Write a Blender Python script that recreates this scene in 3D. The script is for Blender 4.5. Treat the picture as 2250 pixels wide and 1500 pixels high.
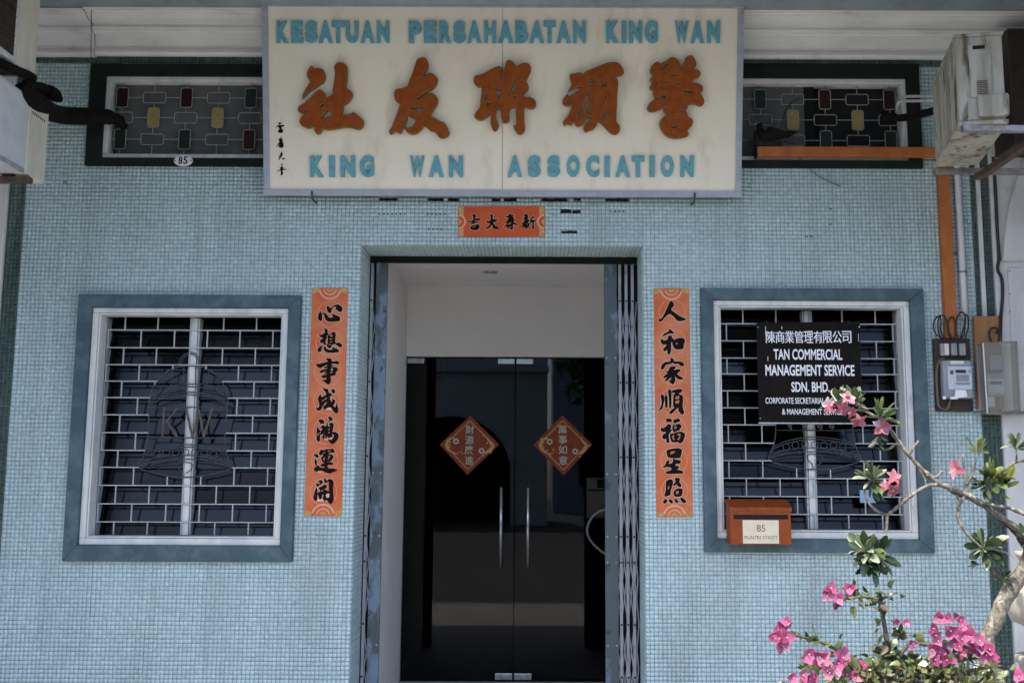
import bpy, bmesh, math, random
import numpy as np
from mathutils import Matrix, Vector

for _o in list(bpy.data.objects):
    bpy.data.objects.remove(_o)
SC = bpy.context.scene
COL = SC.collection
R = math.radians
random.seed(11)
rng = np.random.default_rng(7)

# ------------------------------------------------------------------ camera
FPX = 2250.0
PPX, PPY = 1190.0, 750.0
PITCH, ROLL = R(7.35), 0.0045
EYE = Vector((0.0, -5.9, 1.5))
CAMROT = Matrix.Rotation(math.pi / 2 + PITCH, 3, 'X') @ Matrix.Rotation(ROLL, 3, 'Z')
cd = bpy.data.cameras.new('camera')
cd.lens = 36.0
cd.sensor_width = 36.0
cd.shift_x = -(PPX - 1125.0) / 2250.0
cd.clip_start = 0.05
cd.clip_end = 2000.0
cam = bpy.data.objects.new('camera', cd)
COL.objects.link(cam)
cam.matrix_world = Matrix.Translation(EYE) @ CAMROT.to_4x4()
SC.camera = cam

# ------------------------------------------------------------------ sky, sun, exposure
SUN_EL, SUN_AZ = R(66), R(205)          # azimuth: direction the light comes from, measured from +y clockwise
wd = bpy.data.worlds.new('World')
SC.world = wd
wd.use_nodes = True
nt = wd.node_tree
sky = nt.nodes.new('ShaderNodeTexSky')
sky.sky_type = 'NISHITA'
sky.sun_disc = False
sky.sun_elevation = SUN_EL
sky.sun_rotation = SUN_AZ
sky.air_density = 0.75
sky.dust_density = 1.8
sky.ozone_density = 0.6
bg = nt.nodes['Background']
bg.inputs['Strength'].default_value = 0.15
nt.links.new(sky.outputs[0], bg.inputs['Color'])
sl = bpy.data.lights.new('sun', 'SUN')
sl.energy = 2.0
sl.angle = R(0.55)
sl.color = (1.0, 0.95, 0.86)
sun = bpy.data.objects.new('sun', sl)
COL.objects.link(sun)
sdir = Vector((math.sin(SUN_AZ) * math.cos(SUN_EL), math.cos(SUN_AZ) * math.cos(SUN_EL), math.sin(SUN_EL)))
sun.rotation_euler = sdir.to_track_quat('Z', 'Y').to_euler()
sun.location = (0, -8, 14)
vs = SC.view_settings
vs.view_transform = 'Standard'
vs.look = 'None'
vs.gamma = 1.0
vs.use_curve_mapping = False
vs.exposure = 2.1
SC.cycles.max_bounces = 8
SC.cycles.diffuse_bounces = 4
SC.cycles.transparent_max_bounces = 16

# ------------------------------------------------------------------ helpers
def ray(px, py):
    return CAMROT @ Vector(((px - PPX) / FPX, (PPY - py) / FPX, -1.0))

def W(px, py, y=0.0):
    """the point at depth y (world) that the photograph shows at pixel px, py"""
    d = ray(px, py)
    return EYE + d * ((y - EYE.y) / d.y)

def WX(px, py, x):
    d = ray(px, py)
    return EYE + d * ((x - EYE.x) / d.x)

def pxm(y):
    return FPX / (y - EYE.y)

def link(o, parent=None, label=None, cat=None, group=None, kind=None):
    COL.objects.link(o)
    if parent is not None:
        o.parent = parent
    if label: o['label'] = label
    if cat: o['category'] = cat
    if group: o['group'] = group
    if kind: o['kind'] = kind
    return o

def thing(name, label, cat, loc=(0, 0, 0), group=None, rotz=0.0):
    o = bpy.data.objects.new(name, None)
    o.empty_display_size = 0.1
    o.location = loc
    o.rotation_euler = (0, 0, rotz)
    link(o, None, label, cat, group)
    return o

def under(o, parent):
    """parent o (built in world coordinates) to an Empty without moving it"""
    o.parent = parent
    o.matrix_parent_inverse = Matrix.Translation(parent.location).inverted() if parent.type == 'EMPTY' else Matrix.Identity(4)
    return o

class MB:
    def __init__(self):
        self.v, self.f = [], []
    def add(self, vs, fs):
        n = len(self.v)
        self.v += [tuple(p) for p in vs]
        self.f += [tuple(i + n for i in f) for f in fs]
        return self
    def box(self, x0, x1, y0, y1, z0, z1):
        return self.add([(x0, y0, z0), (x1, y0, z0), (x1, y1, z0), (x0, y1, z0), (x0, y0, z1), (x1, y0, z1), (x1, y1, z1), (x0, y1, z1)],
                        [(0, 3, 2, 1), (4, 5, 6, 7), (0, 1, 5, 4), (1, 2, 6, 5), (2, 3, 7, 6), (3, 0, 4, 7)])
    def obox(self, o, a, b, c):
        """box from a corner and three edge vectors"""
        o, a, b, c = Vector(o), Vector(a), Vector(b), Vector(c)
        p = [o, o + a, o + a + b, o + b, o + c, o + a + c, o + a + b + c, o + b + c]
        fs = [(0, 3, 2, 1), (4, 5, 6, 7), (0, 1, 5, 4), (1, 2, 6, 5), (2, 3, 7, 6), (3, 0, 4, 7)]
        if a.cross(b).dot(c) < 0:
            fs = [tuple(reversed(f)) for f in fs]
        return self.add(p, fs)
    def prism(self, poly, y0, y1):
        """polygon of (x, z) pushed from y0 to y1"""
        n = len(poly)
        ar = sum(poly[i][0] * poly[(i + 1) % n][1] - poly[(i + 1) % n][0] * poly[i][1] for i in range(n))
        if ar < 0: poly = poly[::-1]
        a, b = min(y0, y1), max(y0, y1)
        vs = [(x, a, z) for x, z in poly] + [(x, b, z) for x, z in poly]
        fs = [tuple(range(n)), tuple(range(2 * n - 1, n - 1, -1))]
        fs += [(i, i + n, (i + 1) % n + n, (i + 1) % n) for i in range(n)]
        return self.add(vs, fs)
    def tube(self, pts, r, n=8, caps=True, flat=1.0):
        pts = [Vector(p) for p in pts]
        rs = r if isinstance(r, (list, tuple)) else [r] * len(pts)
        base = len(self.v)
        ref = None
        for i, p in enumerate(pts):
            t = (pts[min(i + 1, len(pts) - 1)] - pts[max(i - 1, 0)])
            t = t.normalized() if t.length > 1e-9 else Vector((0, 0, 1))
            if ref is None:
                ref = t.cross(Vector((0, 1, 0)))
                if ref.length < 1e-3: ref = t.cross(Vector((1, 0, 0)))
            u = (ref - t * ref.dot(t))
            u = u.normalized() if u.length > 1e-6 else t.orthogonal().normalized()
            ref = u
            w = t.cross(u)
            for k in range(n):
                a = 2 * math.pi * k / n
                self.v.append(tuple(p + (u * math.cos(a) + w * math.sin(a) * flat) * rs[i]))
        for i in range(len(pts) - 1):
            for k in range(n):
                a, b = base + i * n + k, base + i * n + (k + 1) % n
                self.f.append((a, b, b + n, a + n))
        if caps:
            self.f.append(tuple(base + k for k in reversed(range(n))))
            m = base + (len(pts) - 1) * n
            self.f.append(tuple(m + k for k in range(n)))
        return self
    def lathe(self, prof, c=(0, 0, 0), n=28, sx=1.0, sy=1.0):
        base = len(self.v)
        for r, z in prof:
            for k in range(n):
                a = 2 * math.pi * k / n
                self.v.append((c[0] + r * sx * math.cos(a), c[1] + r * sy * math.sin(a), c[2] + z))
        for i in range(len(prof) - 1):
            for k in range(n):
                a, b = base + i * n + k, base + i * n + (k + 1) % n
                self.f.append((a, b, b + n, a + n))
        self.f.append(tuple(base + k for k in reversed(range(n))))
        m = base + (len(prof) - 1) * n
        self.f.append(tuple(m + k for k in range(n)))
        return self
    def build(self, name, mat, parent=None, label=None, cat=None, group=None, kind=None, smooth=False, bevel=0.0, seg=2):
        me = bpy.data.meshes.new(name)
        me.from_pydata(self.v, [], self.f)
        me.update()
        if smooth:
            me.polygons.foreach_set('use_smooth', [True] * len(me.polygons))
        if mat: me.materials.append(mat)
        o = bpy.data.objects.new(name, me)
        link(o, None, label, cat, group, kind)
        if parent is not None: under(o, parent)
        if bevel > 0:
            m = o.modifiers.new('bevel', 'BEVEL')
            m.width = bevel; m.segments = seg; m.limit_method = 'ANGLE'; m.angle_limit = R(40)
        return o

def smooth_closed(pts, k=3):
    out = []
    n = len(pts)
    for i in range(n):
        p0, p1, p2, p3 = (np.array(pts[(i + j - 1) % n], float) for j in range(4))
        for s in range(k):
            t = s / k
            out.append(tuple(0.5 * ((2 * p1) + (p2 - p0) * t + (2 * p0 - 5 * p1 + 4 * p2 - p3) * t * t + (-p0 + 3 * p1 - 3 * p2 + p3) * t ** 3)))
    return out

def smooth_open(pts, k=4):
    P = [np.array(p, float) for p in pts]
    P = [2 * P[0] - P[1]] + P + [2 * P[-1] - P[-2]]
    out = []
    for i in range(1, len(P) - 2):
        p0, p1, p2, p3 = P[i - 1:i + 3]
        for s in range(k):
            t = s / k
            out.append(0.5 * ((2 * p1) + (p2 - p0) * t + (2 * p0 - 5 * p1 + 4 * p2 - p3) * t * t + (-p0 + 3 * p1 - 3 * p2 + p3) * t ** 3))
    out.append(P[-2])
    return [tuple(float(c) for c in q) for q in out]

def pt_in(p, poly):
    c = False
    for i in range(len(poly)):
        x1, y1 = poly[i]; x2, y2 = poly[i - 1]
        if (y1 > p[1]) != (y2 > p[1]) and p[0] < (x2 - x1) * (p[1] - y1) / (y2 - y1) + x1: c = not c
    return c

def grow(q, d):
    """push a closed outline outwards by d"""
    a = np.array(q, float)
    x, y = a[:, 0], a[:, 1]
    area = np.sum(x * np.roll(y, -1) - np.roll(x, -1) * y)
    t = np.roll(a, -1, 0) - np.roll(a, 1, 0)
    t /= np.maximum(np.linalg.norm(t, axis=1), 1e-9)[:, None]
    n = np.stack([t[:, 1], -t[:, 0]], 1) * (1 if area > 0 else -1)
    return [tuple(p) for p in a + n * d]

def curve_mesh(name, loops, extrude, bevel=0.0, offset=0.0, smooth=0, res=1):
    """flat outlines (lists of 2d points, holes included) -> filled, pushed mesh in the local xy plane; strokes that cross lie on each other"""
    outer = [i for i, lp in enumerate(loops) if not any(j != i and len(loops[j]) >= len(lp) and all(pt_in(p, loops[j]) for p in lp) for j in range(len(loops)))]
    groups = [[i] + [j for j in range(len(loops)) if j not in outer and all(pt_in(p, loops[i]) for p in loops[j])] for i in outer]
    V, F, S = [], [], []
    for gi, g in enumerate(groups):
        cu = bpy.data.curves.new(name, 'CURVE')
        cu.dimensions = '2D'; cu.fill_mode = 'BOTH'
        cu.extrude = extrude; cu.bevel_depth = bevel; cu.bevel_resolution = res
        for k, i in enumerate(g):
            q = smooth_closed(loops[i], smooth) if smooth else loops[i]
            if offset: q = grow(q, offset if k == 0 else -offset * 0.15)
            s = cu.splines.new('POLY')
            s.points.add(len(q) - 1)
            for n, p in enumerate(q):
                s.points[n].co = (p[0], p[1], 0, 1)
            s.use_cyclic_u = True
        me = conv(cu, name)
        b = len(V)
        V += [(v.co.x, v.co.y, v.co.z + gi * 0.00006) for v in me.vertices]
        F += [tuple(b + v for v in f.vertices) for f in me.polygons]
        bpy.data.meshes.remove(me)
    me = bpy.data.meshes.new(name)
    me.from_pydata(V, [], F); me.update()
    return me

def conv(cu, name):
    o = bpy.data.objects.new(name, cu)
    COL.objects.link(o)
    dg = bpy.context.evaluated_depsgraph_get()
    dg.update()
    me = bpy.data.meshes.new_from_object(o.evaluated_get(dg))
    me.name = name
    bpy.data.objects.remove(o)
    bpy.data.curves.remove(cu)
    return me

def text_mesh(body, extrude=0.0, bevel=0.0, offset=0.0, spacing=1.0, res=3):
    cu = bpy.data.curves.new('text', 'FONT')
    cu.body = body; cu.size = 1.0
    cu.extrude = extrude; cu.bevel_depth = bevel; cu.bevel_resolution = 2; cu.offset = offset
    cu.space_character = spacing; cu.resolution_u = res
    return conv(cu, 'text')

def fit_mesh(me, x0, x1, y0, y1, zmul=1.0):
    """stretch a flat mesh so that its box fills x0..x1, y0..y1"""
    n = len(me.vertices)
    a = np.empty(n * 3); me.vertices.foreach_get('co', a); a = a.reshape(-1, 3)
    lo, hi = a.min(0), a.max(0)
    a[:, 0] = x0 + (a[:, 0] - lo[0]) / max(hi[0] - lo[0], 1e-9) * (x1 - x0)
    a[:, 1] = y0 + (a[:, 1] - lo[1]) / max(hi[1] - lo[1], 1e-9) * (y1 - y0)
    a[:, 2] *= zmul
    me.vertices.foreach_set('co', a.ravel()); me.update()
    return me

FRONT = Matrix(((1, 0, 0), (0, 0, -1), (0, 1, 0)))      # local xy -> world xz, local z -> -y (towards the street)

def place(me, name, mat, rot, loc, parent=None, label=None, cat=None, smooth=False):
    me.materials.clear(); me.materials.append(mat)
    M = Matrix.Translation(Vector(loc)) @ rot.to_4x4()
    me.transform(M)
    me.name = name
    o = bpy.data.objects.new(name, me)
    link(o, None, label, cat)
    if parent is not None: under(o, parent)
    return o

# ------------------------------------------------------------------ materials
def mat(name, col, rough=0.6, metal=0.0, col2=None, scale=8.0, lo=0.42, hi=0.62, bump=0.0, bscale=60.0, stretch=(1, 1, 1), spec=0.5, dirt=None, dscale=2.5, dlo=0.55, dhi=0.75, rvar=0.0, trans=0.0):
    m = bpy.data.materials.new(name)
    m.use_nodes = True
    t = m.node_tree
    b = t.nodes['Principled BSDF']
    b.inputs['Roughness'].default_value = rough
    b.inputs['Metallic'].default_value = metal
    b.inputs['Specular IOR Level'].default_value = spec
    b.inputs['Base Color'].default_value = (*col, 1)
    if trans: b.inputs['Transmission Weight'].default_value = trans
    tc = t.nodes.new('ShaderNodeTexCoord')
    mp = t.nodes.new('ShaderNodeMapping')
    mp.inputs['Scale'].default_value = stretch
    t.links.new(tc.outputs['Object'], mp.inputs['Vector'])
    cur = None
    def noise(sc, det=6.0):
        n = t.nodes.new('ShaderNodeTexNoise')
        n.inputs['Scale'].default_value = sc; n.inputs['Detail'].default_value = det; n.inputs['Roughness'].default_value = 0.62
        t.links.new(mp.outputs[0], n.inputs['Vector'])
        return n
    def ramp(n, a, c):
        r = t.nodes.new('ShaderNodeMapRange')
        r.inputs['From Min'].default_value = a; r.inputs['From Max'].default_value = c
        t.links.new(n.outputs['Fac'], r.inputs['Value'])
        return r
    def mix(fac, A, B):
        x = t.nodes.new('ShaderNodeMix'); x.data_type = 'RGBA'
        t.links.new(fac.outputs[0], x.inputs['Factor'])
        if isinstance(A, tuple): x.inputs['A'].default_value = (*A, 1)
        else: t.links.new(A, x.inputs['A'])
        x.inputs['B'].default_value = (*B, 1)
        return x.outputs['Result']
    if col2 is not None:
        cur = mix(ramp(noise(scale), lo, hi), col, col2)
    if dirt is not None:
        cur = mix(ramp(noise(dscale, 9.0), dlo, dhi), cur if cur is not None else col, dirt)
    if cur is not None:
        t.links.new(cur, b.inputs['Base Color'])
    if rvar:
        r = ramp(noise(scale * 1.7), 0.3, 0.7)
        r.inputs['To Min'].default_value = max(rough - rvar, 0.02); r.inputs['To Max'].default_value = min(rough + rvar, 1)
        t.links.new(r.outputs[0], b.inputs['Roughness'])
    if bump:
        bn = t.nodes.new('ShaderNodeBump')
        bn.inputs['Strength'].default_value = bump; bn.inputs['Distance'].default_value = 0.004
        n = noise(bscale, 4.0)
        t.links.new(n.outputs['Fac'], bn.inputs['Height'])
        t.links.new(bn.outputs[0], b.inputs['Normal'])
    return m

def glass_mat(name, tint, rough=0.02, ior=1.5, mixmin=0.0):
    """thin pane: a tinted see-through sheet with a mirror on top by Fresnel"""
    m = bpy.data.materials.new(name)
    m.use_nodes = True
    t = m.node_tree
    for n in list(t.nodes):
        if n.type != 'OUTPUT_MATERIAL': t.nodes.remove(n)
    out = [n for n in t.nodes if n.type == 'OUTPUT_MATERIAL'][0]
    tr = t.nodes.new('ShaderNodeBsdfTransparent'); tr.inputs[0].default_value = (*tint, 1)
    gl = t.nodes.new('ShaderNodeBsdfGlossy'); gl.inputs['Roughness'].default_value = rough
    fr = t.nodes.new('ShaderNodeFresnel'); fr.inputs['IOR'].default_value = ior
    mx = t.nodes.new('ShaderNodeMixShader')
    t.links.new(fr.outputs[0], mx.inputs[0]); t.links.new(tr.outputs[0], mx.inputs[1]); t.links.new(gl.outputs[0], mx.inputs[2])
    t.links.new(mx.outputs[0], out.inputs[0])
    return m

def attr_mat(name, rough=0.3, dirt=None, translucent=0.0, spec=0.5):
    m = bpy.data.materials.new(name)
    m.use_nodes = True
    t = m.node_tree
    b = t.nodes['Principled BSDF']
    a = t.nodes.new('ShaderNodeAttribute'); a.attribute_name = 'tint'
    b.inputs['Roughness'].default_value = rough
    b.inputs['Specular IOR Level'].default_value = spec
    tc = t.nodes.new('ShaderNodeTexCoord')
    n = t.nodes.new('ShaderNodeTexNoise'); n.inputs['Scale'].default_value = 1.3; n.inputs['Detail'].default_value = 10
    mp = t.nodes.new('ShaderNodeMapping'); mp.inputs['Scale'].default_value = (1.6, 1.6, 0.55)
    t.links.new(tc.outputs['Object'], mp.inputs[0]); t.links.new(mp.outputs[0], n.inputs['Vector'])
    r = t.nodes.new('ShaderNodeMapRange'); r.inputs['From Min'].default_value = 0.52; r.inputs['From Max'].default_value = 0.78
    r.inputs['To Max'].default_value = 0.55
    t.links.new(n.outputs['Fac'], r.inputs['Value'])
    x = t.nodes.new('ShaderNodeMix'); x.data_type = 'RGBA'
    t.links.new(r.outputs[0], x.inputs['Factor'])
    t.links.new(a.outputs['Color'], x.inputs['A'])
    x.inputs['B'].default_value = (*(dirt or (0.2, 0.2, 0.2)), 1)
    n2 = t.nodes.new('ShaderNodeTexNoise'); n2.inputs['Scale'].default_value = 55; n2.inputs['Detail'].default_value = 3
    t.links.new(tc.outputs['Object'], n2.inputs['Vector'])
    r2 = t.nodes.new('ShaderNodeMapRange'); r2.inputs['From Min'].default_value = 0.35; r2.inputs['From Max'].default_value = 0.7
    r2.inputs['To Min'].default_value = 0.92; r2.inputs['To Max'].default_value = 1.07
    t.links.new(n2.outputs['Fac'], r2.inputs['Value'])
    mu = t.nodes.new('ShaderNodeMix'); mu.data_type = 'RGBA'; mu.blend_type = 'MULTIPLY'; mu.inputs['Factor'].default_value = 1
    t.links.new(x.outputs['Result'], mu.inputs['A']); t.links.new(r2.outputs[0], mu.inputs['B'])
    t.links.new(mu.outputs['Result'], b.inputs['Base Color'])
    if translucent:
        out = [n_ for n_ in t.nodes if n_.type == 'OUTPUT_MATERIAL'][0]
        tl = t.nodes.new('ShaderNodeBsdfTranslucent'); ms = t.nodes.new('ShaderNodeMixShader'); ms.inputs[0].default_value = translucent
        t.links.new(mu.outputs['Result'], tl.inputs[0]); t.links.new(b.outputs[0], ms.inputs[1]); t.links.new(tl.outputs[0], ms.inputs[2]); t.links.new(ms.outputs[0], out.inputs[0])
    return m

M = {}
M['tile'] = attr_mat('glass mosaic', 0.34, dirt=(0.24, 0.30, 0.30))
_t = M['tile'].node_tree                      # rain streaks and grime running down the wall
_b = _t.nodes['Principled BSDF']
_src = _b.inputs['Base Color'].links[0].from_socket
_tc = _t.nodes.new('ShaderNodeTexCoord'); _mp = _t.nodes.new('ShaderNodeMapping'); _mp.inputs['Scale'].default_value = (5.5, 5.5, 0.35)
_n = _t.nodes.new('ShaderNodeTexNoise'); _n.inputs['Scale'].default_value = 2.2; _n.inputs['Detail'].default_value = 8; _n.inputs['Roughness'].default_value = 0.7
_r = _t.nodes.new('ShaderNodeMapRange'); _r.inputs['From Min'].default_value = 0.50; _r.inputs['From Max'].default_value = 0.78; _r.inputs['To Max'].default_value = 0.6
_x = _t.nodes.new('ShaderNodeMix'); _x.data_type = 'RGBA'; _x.inputs['B'].default_value = (0.27, 0.33, 0.315, 1)
_t.links.new(_tc.outputs['Object'], _mp.inputs[0]); _t.links.new(_mp.outputs[0], _n.inputs['Vector']); _t.links.new(_n.outputs['Fac'], _r.inputs['Value'])
_t.links.new(_r.outputs[0], _x.inputs['Factor']); _t.links.new(_src, _x.inputs['A']); _t.links.new(_x.outputs['Result'], _b.inputs['Base Color'])
M['grout'] = mat('grout', (0.185, 0.215, 0.22), 0.9, col2=(0.25, 0.28, 0.285), scale=3)
M['plaster'] = mat('white plaster', (0.62, 0.62, 0.60), 0.85, col2=(0.52, 0.53, 0.53), scale=3, bump=0.25, bscale=35, dirt=(0.36, 0.36, 0.33), dscale=4, dlo=0.6, dhi=0.82)
M['ceil'] = mat('ceiling paint', (0.30, 0.36, 0.38), 0.85, col2=(0.23, 0.28, 0.30), scale=5, dirt=(0.2, 0.22, 0.2), dscale=7, dlo=0.6, dhi=0.75)
M['cornice'] = mat('cornice paint', (0.78, 0.775, 0.73), 0.75, col2=(0.68, 0.68, 0.65), scale=6, bump=0.2, bscale=40, dirt=(0.30, 0.30, 0.27), dscale=6, dlo=0.62, dhi=0.8, stretch=(0.5, 1, 1))
M['case_blue'] = mat('blue render', (0.060, 0.100, 0.120), 0.85, spec=0.25, col2=(0.10, 0.150, 0.172), scale=9, bump=0.5, bscale=45, dirt=(0.05, 0.085, 0.10), dscale=11, dlo=0.55, dhi=0.72)
M['case_green'] = mat('dark green render', (0.0075, 0.0125, 0.0105), 0.85, col2=(0.012, 0.018, 0.0155), scale=9, bump=0.4, bscale=45, spec=0.2)
M['wood_white'] = mat('white window paint', (0.66, 0.66, 0.63), 0.55, col2=(0.52, 0.54, 0.54), scale=10, stretch=(1, 1, 0.3), bump=0.2, dirt=(0.28, 0.30, 0.30), dscale=14, dlo=0.6, dhi=0.78)
M['alu'] = mat('grey louvre channel', (0.45, 0.48, 0.50), 0.45, 0.3, col2=(0.33, 0.36, 0.38), scale=20, stretch=(1, 1, 0.2), dirt=(0.16, 0.17, 0.17), dscale=18)
M['rod'] = mat('white grille paint', (0.44, 0.46, 0.45), 0.6, col2=(0.36, 0.38, 0.37), scale=40, dirt=(0.3, 0.3, 0.28), dscale=30, dlo=0.6, dhi=0.7)
M['rod_dim'] = mat('grey lattice paint', (0.30, 0.315, 0.30), 0.6, col2=(0.22, 0.235, 0.225), scale=30)
M['bell'] = mat('bare grille steel', (0.045, 0.052, 0.056), 0.6, 0.2, col2=(0.08, 0.088, 0.09), scale=30)
M['brass'] = mat('dull brass letters', (0.13, 0.10, 0.065), 0.5, 0.4, col2=(0.08, 0.062, 0.048), scale=30)
M['blade'] = glass_mat('louvre glass', (0.04, 0.05, 0.075), 0.15, 1.33)
M['frost'] = mat('frosted pane', (0.085, 0.09, 0.09), 0.45, spec=0.3, col2=(0.11, 0.115, 0.113), scale=6, bump=0.3, bscale=120)
M['blade'].node_tree.nodes['Glossy BSDF'].inputs[0].default_value = (0.80, 0.89, 0.95, 1)
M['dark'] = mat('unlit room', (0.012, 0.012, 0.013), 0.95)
M['amber'] = mat('amber pane', (0.27, 0.19, 0.065), 0.4, spec=0.3, col2=(0.33, 0.25, 0.10), scale=60, bump=0.5, bscale=150)
M['ruby'] = mat('ruby pane', (0.026, 0.006, 0.004), 0.35, spec=0.25, col2=(0.018, 0.005, 0.0035), scale=30)
M['emerald'] = mat('green pane', (0.011, 0.024, 0.019), 0.35, spec=0.25, col2=(0.016, 0.032, 0.026), scale=30)
M['sign_face'] = mat('cream board', (0.82, 0.755, 0.615), 0.6, spec=0.3, col2=(0.77, 0.71, 0.575), scale=4, dirt=(0.48, 0.41, 0.28), dscale=6, dlo=0.56, dhi=0.86, bump=0.1, bscale=200, stretch=(1, 1, 0.35))
M['sign_frame'] = mat('aluminium frame', (0.40, 0.43, 0.49), 0.42, 0.35, col2=(0.34, 0.37, 0.43), scale=15)
M['teal'] = mat('turquoise letters', (0.10, 0.33, 0.40), 0.45, col2=(0.13, 0.38, 0.45), scale=40, bump=0.3, bscale=120, dirt=(0.06, 0.18, 0.21), dscale=22)
M['rust'] = mat('burnt orange letters', (0.29, 0.070, 0.010), 0.75, spec=0.2, col2=(0.22, 0.050, 0.008), scale=25, bump=0.4, bscale=140, dirt=(0.25, 0.045, 0.012), dscale=9, dlo=0.62, dhi=0.72)
M['gilt'] = mat('gold edge', (0.22, 0.115, 0.035), 0.6, 0.1, col2=(0.12, 0.055, 0.014), scale=40)
M['ink'] = mat('black ink', (0.006, 0.005, 0.005), 0.8, spec=0.12)
M['halo'] = mat('pale print outline', (0.66, 0.44, 0.31), 0.6)
M['red_paper'] = mat('orange red paper', (0.55, 0.088, 0.018), 0.65, spec=0.3, col2=(0.46, 0.068, 0.016), scale=10, bump=0.15, bscale=30)
M['wire_dim'] = mat('brown wire', (0.16, 0.11, 0.06), 0.7)
M['pale_paper'] = mat('sun faded red paper', (0.56, 0.135, 0.045), 0.65, spec=0.3, col2=(0.50, 0.105, 0.032), scale=8, bump=0.6, bscale=11, dirt=(0.56, 0.185, 0.085), dscale=3, dlo=0.45, dhi=0.6)
M['gold_print'] = mat('gold print', (0.52, 0.30, 0.09), 0.4, 0.3, col2=(0.40, 0.22, 0.07), scale=60)
M['pink_print'] = mat('pale pink print', (0.62, 0.36, 0.25), 0.6)
M['deep_red'] = mat('dark red foil paper', (0.24, 0.045, 0.010), 0.55, spec=0.25, col2=(0.19, 0.034, 0.008), scale=20)
M['mint'] = mat('pale gold foil', (0.40, 0.44, 0.34), 0.5, 0.0)
M['gate'] = mat('grey steel gate', (0.36, 0.37, 0.40), 0.5, 0.25, col2=(0.27, 0.285, 0.31), scale=25, dirt=(0.06, 0.06, 0.06), dscale=30, dlo=0.6, dhi=0.7, stretch=(1, 1, 0.4))
M['gate_plate'] = mat('chipped blue steel', (0.075, 0.10, 0.105), 0.6, 0.1, col2=(0.17, 0.235, 0.30), scale=3.2, lo=0.47, hi=0.52, dirt=(0.03, 0.04, 0.04), dscale=16, dlo=0.6, dhi=0.66, bump=0.3, bscale=50, stretch=(1, 1, 0.5))
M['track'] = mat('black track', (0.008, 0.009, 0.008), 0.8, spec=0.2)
M['vest'] = mat('lobby paint', (0.72, 0.70, 0.67), 0.8, col2=(0.68, 0.665, 0.64), scale=2)
M['door_glass'] = glass_mat('door glass', (0.55, 0.56, 0.53), 0.012, 1.36)
M['steel'] = mat('brushed steel', (0.62, 0.64, 0.64), 0.25, 1.0, col2=(0.5, 0.52, 0.52), scale=30)
M['screen'] = mat('white plastic', (0.68, 0.68, 0.66), 0.4, col2=(0.6, 0.6, 0.58), scale=20)
M['paper'] = mat('paper', (0.62, 0.60, 0.55), 0.7)
M['cream_paper'] = mat('cream label', (0.70, 0.62, 0.45), 0.6, col2=(0.64, 0.57, 0.42), scale=18)
M['brown_ink'] = mat('brown lettering', (0.16, 0.12, 0.05), 0.6)
M['box_red'] = mat('red letter box paint', (0.27, 0.055, 0.008), 0.5, spec=0.3, col2=(0.22, 0.042, 0.007), scale=14, dirt=(0.16, 0.03, 0.012), dscale=9, dlo=0.62, dhi=0.75, bump=0.15, bscale=80)
M['void'] = mat('slot darkness', (0.004, 0.004, 0.004), 0.9)
M['board_black'] = mat('black signboard', (0.007, 0.006, 0.005), 0.7, col2=(0.010, 0.008, 0.007), scale=12, spec=0.12)
M['white_vinyl'] = mat('white vinyl lettering', (0.78, 0.79, 0.80), 0.5)
M['orange_duct'] = mat('orange trunking', (0.42, 0.125, 0.02), 0.55, col2=(0.34, 0.095, 0.016), scale=12, dirt=(0.22, 0.06, 0.012), dscale=8, stretch=(1, 1, 0.4), bump=0.15)
M['pvc'] = mat('white pipe', (0.60, 0.61, 0.60), 0.45, col2=(0.5, 0.5, 0.5), scale=10, stretch=(1, 1, 0.2), dirt=(0.34, 0.33, 0.30), dscale=9)
M['grey_cable'] = mat('grey cable', (0.22, 0.22, 0.215), 0.6, col2=(0.16, 0.16, 0.155), scale=20)
M['cable'] = mat('black cable', (0.010, 0.010, 0.010), 0.6)
M['lag'] = mat('black pipe lagging', (0.006, 0.005, 0.0045), 0.9, spec=0.15, col2=(0.012, 0.009, 0.008), scale=25, bump=0.8, bscale=60)
M['ac'] = mat('grey white enamel', (0.40, 0.39, 0.33), 0.65, spec=0.3, col2=(0.27, 0.245, 0.185), scale=11, lo=0.45, hi=0.62, dirt=(0.085, 0.055, 0.028), dscale=15, dlo=0.545, dhi=0.66, stretch=(1, 1, 0.16), bump=0.15)
M['ac_clean'] = mat('pale enamel', (0.60, 0.62, 0.63), 0.5, col2=(0.52, 0.54, 0.55), scale=6, dirt=(0.3, 0.28, 0.23), dscale=14, dlo=0.64, dhi=0.78)
M['ac_beige'] = mat('beige plastic panel', (0.66, 0.63, 0.53), 0.5, col2=(0.58, 0.55, 0.46), scale=12, dirt=(0.2, 0.15, 0.08), dscale=26, dlo=0.66, dhi=0.76, stretch=(1, 1, 0.3))
M['rust_metal'] = mat('rusty bracket', (0.07, 0.055, 0.045), 0.7, 0.3, col2=(0.14, 0.08, 0.05), scale=30, bump=0.4)
M['galv'] = mat('galvanised angle', (0.30, 0.30, 0.30), 0.5, 0.5, col2=(0.2, 0.17, 0.14), scale=18)
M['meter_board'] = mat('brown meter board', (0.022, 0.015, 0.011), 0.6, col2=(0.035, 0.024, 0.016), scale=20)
M['ply'] = mat('plywood', (0.32, 0.16, 0.06), 0.7, col2=(0.25, 0.12, 0.045), scale=14, stretch=(1, 1, 0.3))
M['meter_grey'] = mat('grey meter case', (0.22, 0.25, 0.29), 0.35, col2=(0.28, 0.31, 0.35), scale=20)
M['meter_face'] = mat('meter face', (0.52, 0.56, 0.62), 0.4, col2=(0.46, 0.5, 0.56), scale=30)
M['clear'] = glass_mat('clear acrylic', (0.80, 0.81, 0.78), 0.2, 1.45)
_t = M['clear'].node_tree
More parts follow.
